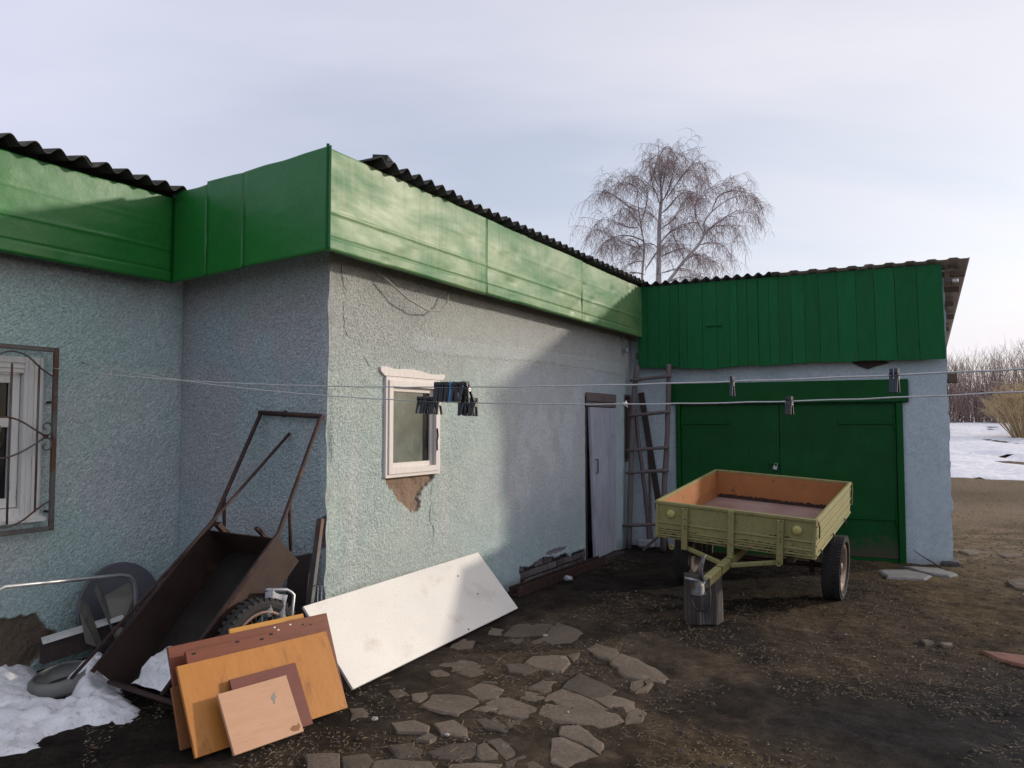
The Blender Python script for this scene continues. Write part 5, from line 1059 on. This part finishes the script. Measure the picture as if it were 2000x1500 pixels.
# ------------------------------------------------------------------ litter: straw, chips
def scatter(name, n, mat, gen, label, cat):
    m = MB()
    for _ in range(n): gen(m)
    o = m.build(name, mat); return tag(o, label, cat, None, 'stuff')
def rnd_pos():
    while True:
        y = 3.2+9*random.random()**1.35; x = y*random.uniform(-.55, .72)
        if float(poly_sd([(-4.5, 3.5), (-1.264, 5.257), (1.595, 10.27), (4.95, 8.74), (7.2, 13), (-4.5, 14)], np.array([x]), np.array([y]))[0]) < .03: continue
        if float(fbm(np.array(x*1.1), np.array(y*1.1), 4, 77)) < .46+.12*random.random() and x < 4.5: continue
        return x, y
def straw(m):
    x, y = rnd_pos(); L_ = random.uniform(.008, .03) if random.random() < .96 else random.uniform(.04, .09); a = random.uniform(0, math.pi); w = random.uniform(.0006, .0015); z = float(gh(np.array(x), np.array(y)))+.004; tz_ = random.uniform(-.1, .25)*L_
    dx, dy = math.cos(a)*L_/2, math.sin(a)*L_/2; nx, ny = -math.sin(a)*w, math.cos(a)*w
    m.add([(x-dx-nx, y-dy-ny, z), (x-dx+nx, y-dy+ny, z), (x+dx+nx, y+dy+ny, z+max(0, tz_)), (x+dx-nx, y+dy-ny, z+max(0, tz_)), (x, y, z+.003+max(0, tz_)/2)], [(0, 1, 4), (1, 2, 4), (2, 3, 4), (3, 0, 4)])
def chip_(m):
    x, y = rnd_pos(); z = float(gh(np.array(x), np.array(y)))+.003; r_ = random.uniform(.003, .009)*(1.6 if random.random() < .08 else 1); n = 5; a0 = random.uniform(0, 6)
    m.add([(x+r_*math.cos(a0+k*1.257)*random.uniform(.6, 1), y+r_*math.sin(a0+k*1.257)*random.uniform(.6, 1), z) for k in range(n)]+[(x, y, z+r_*.6)], [(k, (k+1) % n, n) for k in range(n)])
def clod(m):
    x, y = rnd_pos(); z = float(gh(np.array(x), np.array(y))); r_ = random.uniform(.006, .02); n = 6; a0 = random.uniform(0, 6)
    ring = [(x+r_*math.cos(a0+k*1.047)*random.uniform(.7, 1), y+r_*math.sin(a0+k*1.047)*random.uniform(.7, 1), z-.003) for k in range(n)]; r2 = [(x+(p[0]-x)*.6, y+(p[1]-y)*.6, z+r_*random.uniform(.3, .6)) for p in ring]
    m.add(ring+r2, [(k, (k+1) % n, n+(k+1) % n, n+k) for k in range(n)]+[tuple(range(n, 2*n))])
scatter('straw_litter', 9000, M['straw'], straw, 'dry straw and grass bits strewn over the yard', 'straw')
scatter('pale_litter', 260, M['chip'], chip_, 'small pale chips strewn over the soil', 'litter')
scatter('soil_clods', 1500, pmat('soil_clod', (.07, .05, .038), (.045, .034, .028), 30, .95), clod, 'small dark clods of soil in the yard', 'soil')

# ------------------------------------------------------------------ snow
def snow_patch(name, poly, hmax, label, step=.022, seed=3, zb=0):
    pts = [(p.x, p.y) for p in poly]; xs_ = [p[0] for p in pts]; ys_ = [p[1] for p in pts]
    xs = np.arange(min(xs_)-.1, max(xs_)+.1, step); ys = np.arange(min(ys_)-.1, max(ys_)+.1, step); X, Y = np.meshgrid(xs, ys, indexing='ij')
    s = -(poly_sd(pts, X, Y)+(fbm(X*5, Y*5, 4, seed)-.5)*.16)
    h = hmax*np.clip(s/.22, 0, 1)**.75*(.1+1.7*fbm(X*4.2, Y*4.2, 5, seed+5))+(fbm(X*14, Y*14, 4, seed+9)-.5)*.06*sstep(0, .1, s)-np.abs(fbm(X*6, Y*6, 3, seed+13)-.5)*.16*sstep(0, .12, s)+.015*sstep(0, .1, s)
    h = h+np.random.default_rng(seed).normal(0, .0035, X.shape)*(s > .02); h = np.where(s > 0, np.maximum(h, .0), -.02); P = np.stack([X, Y, h], -1); keep = (s[:-1, :-1] > -.03) & (s[1:, 1:] > -.03)
    o = link(name, grid_mesh(name, P, keep, M['snow'])); return tag(o, label, 'snow')
g_ = lambda *q: [gz(*a) for a in q]
snow_patch('snow_pile', g_((-200, 1325), (-60, 1312), (20, 1300), (62, 1298), (70, 1345), (120, 1362), (180, 1360), (205, 1345), (245, 1365), (262, 1392), (225, 1408), (165, 1412), (110, 1425), (70, 1440), (55, 1470), (20, 1478), (-80, 1490), (-300, 1440)), .085, 'thick dirty snow pile in the left foreground')
snow_patch('snow_pile', [gz(*q, .17) for q in ((120, 1300), (140, 1268), (175, 1250), (205, 1240), (235, 1252), (228, 1285), (200, 1310), (150, 1318))], .20, 'small snow heap between the peeling plank and the handcart', .02, 8)
def snow_field():
    xs = np.linspace(-60, 90, 420); ys = np.linspace(19, 64, 220); X, Y = np.meshgrid(xs, ys, indexing='ij')
    edge = 22.2+1.2*(fbm(X*.25, X*0+.5, 4, 4)-.5)*4
    s = (Y-edge)*.25+(fbm(X*.13, Y*.22, 5, 19)-.47)*2.0; s = np.where(Y > 24.5, np.minimum(np.maximum(s, .0), .3)*.5+(fbm(X*.5, Y*.22, 5, 29)-.36)*1.9, s)
    Z = rise(Y)+np.clip(s*.35, -.15, .16)+(fbm(X*.9, Y*.9, 4, 44)-.5)*.12; keep = (s[:-1, :-1] > -.05)
    o = link('snow_field', grid_mesh('snow_field', np.stack([X, Y, Z], -1), keep, M['snow'])); tag(o, kind='structure')
snow_field()

# ------------------------------------------------------------------ birch behind the roofs
def birch():
    D0 = 22.0; r_ = random.Random(5)
    def bz(x, y, dep=0.): return at(1100+(x+(835-x)*.05)/4.411, 240+(y+max(0, 1400-y)*.045)/4.411, D0+dep)
    base = at(1282, 600, D0); base = Vector((base.x, base.y, float(rise(np.array(D0)))))
    root = empty('birch_tree', base, label='bare weeping birch tree behind the outbuilding roof', cat='tree')
    def smooth(pts, n=6):
        out = []
        for i in range(len(pts)-1):
            p0, p1, p2, p3 = [pts[max(0, min(len(pts)-1, k))] for k in (i-1, i, i+1, i+2)]
            for k in range(n):
                t = k/n; out.append(.5*((2*p1)+(p2-p0)*t+(2*p0-5*p1+4*p2-p3)*t*t+(3*p1-p0-3*p2+p3)*t**3))
        return out+[pts[-1]]
    bark = MB(); tw = MB(); crown = []
    def limb(pts2, r0, r1, dz=0., dk=0.):
        pts = [bz(x, y, dz+dk*i/len(pts2)) for i, (x, y) in enumerate(pts2)]; sm = smooth(pts); n = len(sm)
        return sm, [r0+(r1-r0)*(i/(n-1))**.8 for i in range(n)]
    tp = [base+Vector((0, 0, 0)), bz(821, 1500), bz(822, 1300), bz(825, 1100), bz(828, 900), bz(835, 740), bz(848, 600), bz(832, 420), bz(826, 250), bz(818, 80)]
    sm = smooth(tp); n = len(sm); tr = MB().tube([p-base for p in sm], [.092*(1-i/(n-1))**.9+.004 for i in range(n)], 9).build('trunk', M['birch_bark'], root, True)
    stems = [([(770, 1620), (700, 1450), (672, 1340), (682, 1200), (690, 1050), (665, 880), (640, 700), (627, 520), (600, 420)], .055, .006, .3, .5), ([(845, 1520), (880, 1410), (960, 1300), (1060, 1170), (1180, 1040), (1240, 920), (1237, 830), (1300, 740), (1420, 645), (1560, 592), (1700, 620)], .065, .006, -.2, -.6)]
    for s in stems:
        sm, rr = limb(*s); MB().tube([p-base for p in sm], rr, 8).build('stem', M['birch_bark'], root, True); crown.append((sm, .35))
    br = [[(1230, 930), (1180, 840), (1155, 760), (1160, 650), (1230, 560), (1400, 480), (1500, 480), (1580, 520)], [(1250, 910), (1330, 850), (1430, 780), (1560, 720), (1690, 740), (1740, 820)], [(1190, 1010), (1300, 880), (1400, 860), (1500, 870), (1570, 930)], [(1050, 1180), (1150, 1120), (1260, 1130), (1330, 1210)],
          [(890, 620), (960, 520), (1050, 390), (1160, 300), (1230, 290), (1255, 350)], [(880, 600), (930, 470), (980, 260), (1030, 205), (1070, 255)], [(840, 700), (790, 540), (740, 500), (680, 440), (610, 410), (520, 430)], [(640, 730), (560, 690), (440, 600), (330, 545), (255, 575)],
          [(640, 880), (540, 870), (420, 820), (330, 790), (245, 845)], [(620, 1060), (500, 1010), (380, 940), (260, 890), (195, 935)], [(830, 1080), (770, 1030), (690, 1025), (620, 1060), (560, 1120)], [(830, 900), (950, 800), (1050, 640), (1100, 560), (1140, 590)], [(840, 1020), (920, 920), (1050, 850), (1160, 830), (1250, 880)],
          [(627, 520), (560, 480), (450, 475), (400, 505)], [(780, 560), (745, 380), (735, 260), (755, 205)], [(850, 560), (880, 380), (905, 250), (930, 260)], [(828, 240), (870, 160), (920, 148), (940, 190)], [(680, 1180), (600, 1190), (500, 1230), (430, 1290)], [(850, 1290), (980, 1250), (1100, 1260), (1240, 1340)],
          [(700, 1260), (760, 1160), (830, 1070), (900, 1000)], [(835, 880), (800, 800), (740, 740), (640, 700), (560, 740)], [(1300, 745), (1360, 600), (1480, 545), (1600, 560), (1690, 580), (1715, 640)], [(1060, 1170), (1010, 1080), (960, 960), (930, 820), (960, 760)], [(850, 650), (900, 560), (960, 420), (1090, 360), (1180, 380), (1200, 430)],
          [(690, 1000), (560, 950), (430, 960), (330, 1010), (290, 1080)], [(830, 1150), (950, 1090), (1080, 1060), (1180, 1120), (1230, 1200)], [(670, 900), (600, 780), (520, 700), (470, 720)], [(690, 1100), (610, 1000), (520, 990), (470, 1060)], [(1180, 1040), (1300, 1010), (1400, 1040), (1460, 1110)], [(835, 760), (900, 700), (990, 600), (1060, 560), (1120, 600)],
          [(820, 500), (780, 400), (800, 300), (830, 220)], [(850, 600), (840, 450), (860, 330), (850, 230)], [(900, 1380), (1000, 1330), (1130, 1330), (1260, 1390)], [(690, 1300), (600, 1280), (500, 1310), (400, 1350)], [(1300, 1190), (1370, 1180), (1430, 1240)], [(660, 850), (700, 700), (720, 560), (690, 470)]]
    for i, b in enumerate(br):
        for rep in range(3):
            dz = 0 if rep == 0 else r_.uniform(-1.5, 1.5)*(.3+.9*rep/2); kx = 0 if rep == 0 else r_.uniform(-25, 25)
            b_ = [(x+(kx+(r_.uniform(-14, 14) if rep else 0))*k/len(b), y+(r_.uniform(0, 60) if rep else 0)*k/len(b)) for k, (x, y) in enumerate(b)]
            sm, rr = limb(b_, .016-.004*rep, .003, 0, dz*1.4); bark.tube([p-base for p in sm], rr, 5, False); crown.append((sm, .25))
            n_ = len(sm); Ls = sum((sm[q+1]-sm[q]).length for q in range(n_-1))
            for _ in range(int(Ls*2.6)):                          # irregular branchlets leaving the limb
                k = int((.15+.8*r_.random())*(n_-2)); p = sm[k]; d = (sm[k+1]-sm[k]).normalized(); v = (d*r_.uniform(.2, .9)+Vector((r_.gauss(0, .55), r_.gauss(0, .6), r_.uniform(.0, .9)))).normalized(); pts = [p]; q = p.copy(); ln = r_.uniform(.3, .85)
                for s_ in range(5): v = (v+Vector((r_.gauss(0, .16), r_.gauss(0, .16), r_.uniform(-.32, .02)))).normalized(); q = q+v*ln/5; pts.append(q.copy())
                bark.tube([a-base for a in pts], [.006, .0055, .005, .0045, .004, .0035], 3, False); crown.append((pts, .1))
    bark.build('branch', M['birch_twig'], root, True)
    for up in ([(822, 170), (805, 120), (818, 72)], [(740, 225), (720, 180), (705, 140)], [(1200, 530), (1250, 450), (1310, 375)], [(1310, 375), (1345, 355)], [(1480, 500), (1492, 465)]):
        sm, rr = limb(up, .008, .004); tw.tube([p-base for p in sm], rr, 3, False)
    for sm, t0 in crown:
        n = len(sm); L = sum((sm[i+1]-sm[i]).length for i in range(n-1)); cnt = int(L*9+r_.random())
        for _ in range(cnt):
            f = t0+(1-t0)*r_.random()**.8; k = min(n-2, int(f*(n-1))); p = sm[k].lerp(sm[k+1], r_.random()); d = (sm[k+1]-sm[k]).normalized()
            side = Vector((r_.gauss(0, .55), r_.gauss(0, .6), r_.gauss(.1, .3))); v = (d*.45+side).normalized(); ln = r_.uniform(.2, .95)*r_.uniform(.5, 1)*(1 if f > .5 else .8)
            pts = [p]; sg = 5; q = p.copy()
            for s in range(sg):
                v = (v+Vector((r_.gauss(0, .12), r_.gauss(0, .12), -.46))).normalized(); q = q+v*ln/sg; pts.append(q.copy())
            tw.tube([a-base for a in pts], [.0036, .0033, .003, .0027, .0024, .002], 3, False)
            for s in range(r_.randint(1, 3)):
                k2 = r_.randint(1, sg-1); q = pts[k2].copy(); v2 = Vector((r_.gauss(0, .5), r_.gauss(0, .5), r_.uniform(-.6, .2))).normalized(); pp = [q.copy()]
                for s2 in range(3): v2 = (v2+Vector((r_.gauss(0, .1), 0, -.5))).normalized(); q = q+v2*r_.uniform(.06, .15); pp.append(q.copy())
                tw.tube([a-base for a in pp], [.0028, .0025, .0022, .0018], 3, False)
    tw.build('crown', M['birch_twig'], root)
birch()

# ------------------------------------------------------------------ far thicket
def sapling(seed, H, spread, dens):
    r_ = random.Random(seed); m = MB()
    def grow(p, v, L, r0, lvl):
        n = 5; pts = [p]; q = p.copy()
        for i in range(n): v = (v+Vector((r_.gauss(0, .1), r_.gauss(0, .1), .05))).normalized(); q = q+v*L/n; pts.append(q.copy())
        m.tube(pts, [r0*(1-.75*i/n) for i in range(n+1)], 4 if lvl == 0 else 3, False)
        if lvl < 2:
            for k in range(dens if lvl == 0 else 6):
                i = r_.randint(1 if lvl else 1, n-1); a = r_.uniform(0, 6.28); s = spread*r_.uniform(.5, 1.2); grow(pts[i].lerp(pts[i+1], r_.random()), (v+Vector((math.cos(a)*s, math.sin(a)*s, r_.uniform(0, .4)))).normalized(), L*r_.uniform(.25, .5), r0*.45, lvl+1)
    grow(Vector((0, 0, -.1)), Vector((r_.gauss(0, .05), r_.gauss(0, .05), 1)), H, .035, 0); return m
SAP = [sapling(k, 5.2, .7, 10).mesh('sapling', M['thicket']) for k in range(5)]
rs = random.Random(9)
for k in range(70):
    y = rs.uniform(60, 68); x = y*(.46+.62*k/70)+rs.uniform(-.5, .5); s = rs.uniform(.55, .95)*(1.25 if rs.random() < .1 else 1)
    o = link('bare_sapling', SAP[k % 5], None, (x, y, float(rise(np.array(y)))-.03)); o.rotation_euler = (0, 0, rs.uniform(0, 6.28)); o.scale = (s, s, s); tag(o, 'bare brown sapling in the far thicket beyond the snow', 'sapling', 'bare saplings in the far thicket')
def prisms(A, B, ra, rb):
    """many three sided sticks at once: arrays of end points and radii"""
    d = B-A; d = d/np.linalg.norm(d, axis=1, keepdims=True); ref = np.where(np.abs(d[:, 2:3]) > .9, [[1., 0, 0]], [[0, 0, 1.]]); u = np.cross(d, ref); u /= np.linalg.norm(u, axis=1, keepdims=True); w = np.cross(d, u); V = []
    for P, r in ((A, ra), (B, rb)):
        for k in range(3): a = k*2.0944; V.append(P+(u*math.cos(a)+w*math.sin(a))*r[:, None])
    V = np.stack(V, 1).reshape(-1, 3); n = len(A); F = np.array([[0, 1, 4, 3], [1, 2, 5, 4], [2, 0, 3, 5]])[None]+np.arange(n)[:, None, None]*6
    return V, F.reshape(-1, 4)
def thicket():
    g = np.random.default_rng(5); n = 14000; y = g.uniform(60, 74, n); x = g.uniform(-45, 100, n); h = g.uniform(2.6, 6.6, n)*(.65+.7*fbm(x*.13, 0*x+.3, 3, 5)); base = np.stack([x, y, rise(y)-.05], 1)
    tip = base+np.stack([g.normal(0, .12, n)*h, g.normal(0, .12, n)*h, h], 1); mid = base*.5+tip*.5+np.stack([g.normal(0, .12, n), g.normal(0, .12, n), 0*h], 1); o1 = np.ones(n)
    parts = [prisms(base, mid, .022*o1, .016*o1), prisms(mid, tip, .016*o1, .007*o1)]
    for j in range(6):
        t = g.uniform(.2, .95, n)[:, None]; q = mid*(1-t)+tip*t if j % 2 else base*(1-t)+mid*t; a = g.uniform(0, 6.28, n); l = g.uniform(.4, 1.3, n); e = q+np.stack([np.cos(a)*l*.55, np.sin(a)*l*.55, l], 1); parts.append(prisms(q, e, .011*o1, .006*o1))
    V = np.concatenate([p[0] for p in parts]); off = np.cumsum([0]+[len(p[0]) for p in parts[:-1]]); F = np.concatenate([p[1]+k for p, k in zip(parts, off)])
    me = bpy.data.meshes.new('thicket'); me.vertices.add(len(V)); me.vertices.foreach_set('co', V.astype(np.float32).ravel()); me.loops.add(len(F)*4); me.loops.foreach_set('vertex_index', F.astype(np.int32).ravel())
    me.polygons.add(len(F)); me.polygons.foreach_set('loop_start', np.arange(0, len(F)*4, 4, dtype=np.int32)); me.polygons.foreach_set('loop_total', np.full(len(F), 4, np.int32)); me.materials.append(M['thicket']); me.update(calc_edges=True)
    tag(link('thicket', me), 'dense bare brown thicket on the horizon beyond the snow', 'thicket', None, 'stuff')
thicket()
def shrub_mesh(seed, n, r, h):
    g = np.random.default_rng(seed); a = g.uniform(0, 6.28, n); t = g.uniform(0, 1, n)**.6; A = np.stack([np.cos(a)*.25*t*r, np.sin(a)*.25*t*r, 0*t], 1); hh = h*g.uniform(.6, 1.0, n)*(1-.35*t**2); B = np.stack([np.cos(a)*t*r, np.sin(a)*t*r, hh], 1); Mi = A*.45+B*.55+np.stack([0*t, 0*t, hh*.12], 1); o1 = np.ones(n)
    parts = [prisms(A, Mi, .010*o1, .008*o1), prisms(Mi, B, .008*o1, .004*o1)]
    for k in range(5):
        u = g.uniform(.1, 1, n)[:, None]; q = Mi*(1-u)+B*u; e = q+np.stack([g.normal(0, .16, n), g.normal(0, .16, n), g.uniform(-.05, .3, n)], 1); parts.append(prisms(q, e, .006*o1, .003*o1))
    m = MB(); off = 0
    for V, F in parts: m.v += [tuple(q) for q in V]; m.f += [tuple(q) for q in F+off]; off += len(V)
    m.m = [0]*len(m.f); return m.mesh('shrub', M['goldbush'])
def dry_grass():
    g = np.random.default_rng(12); n = 26000; y = 7.5+15*g.random(n)**.8; x = y*g.uniform(.50, 1.15, n); k = (fbm(x*.8, y*.8, 4, 61)+.12*sstep(9, 15, y) > .53) & (x > 5.15+.46*(y-8.7)); x, y = x[k], y[k]; n = len(x)
    A = np.stack([x, y, gh(x, y)-.005], 1); l = g.uniform(.015, .06, n); a = g.uniform(0, 6.28, n); B = A+np.stack([np.cos(a)*l*.9, np.sin(a)*l*.9, l*g.uniform(.15, .7, n)], 1); V, F = prisms(A, B, .0022*np.ones(n), .0009*np.ones(n)); m = MB(); m.v = [tuple(q) for q in V]; m.f = [tuple(q) for q in F]; m.m = [0]*len(m.f)
    tag(m.build('dry_grass', M['straw']), 'short dry grass on the sunlit ground right of the garage', 'grass', None, 'stuff')
dry_grass()
gbm = shrub_mesh(4, 260, 1.15, 1.9)
for (x, y, s, lb) in ((27.0, 40.5, 1.8, 'pale golden dry shrub beyond the snow at the right edge'), (29.5, 41, 1.8, 'pale golden dry shrub just outside the right edge')):
    o = link('dry_shrub', gbm, None, (x, y, float(rise(np.array(y))))); o.scale = (s, s, s); tag(o, lb, 'shrub')
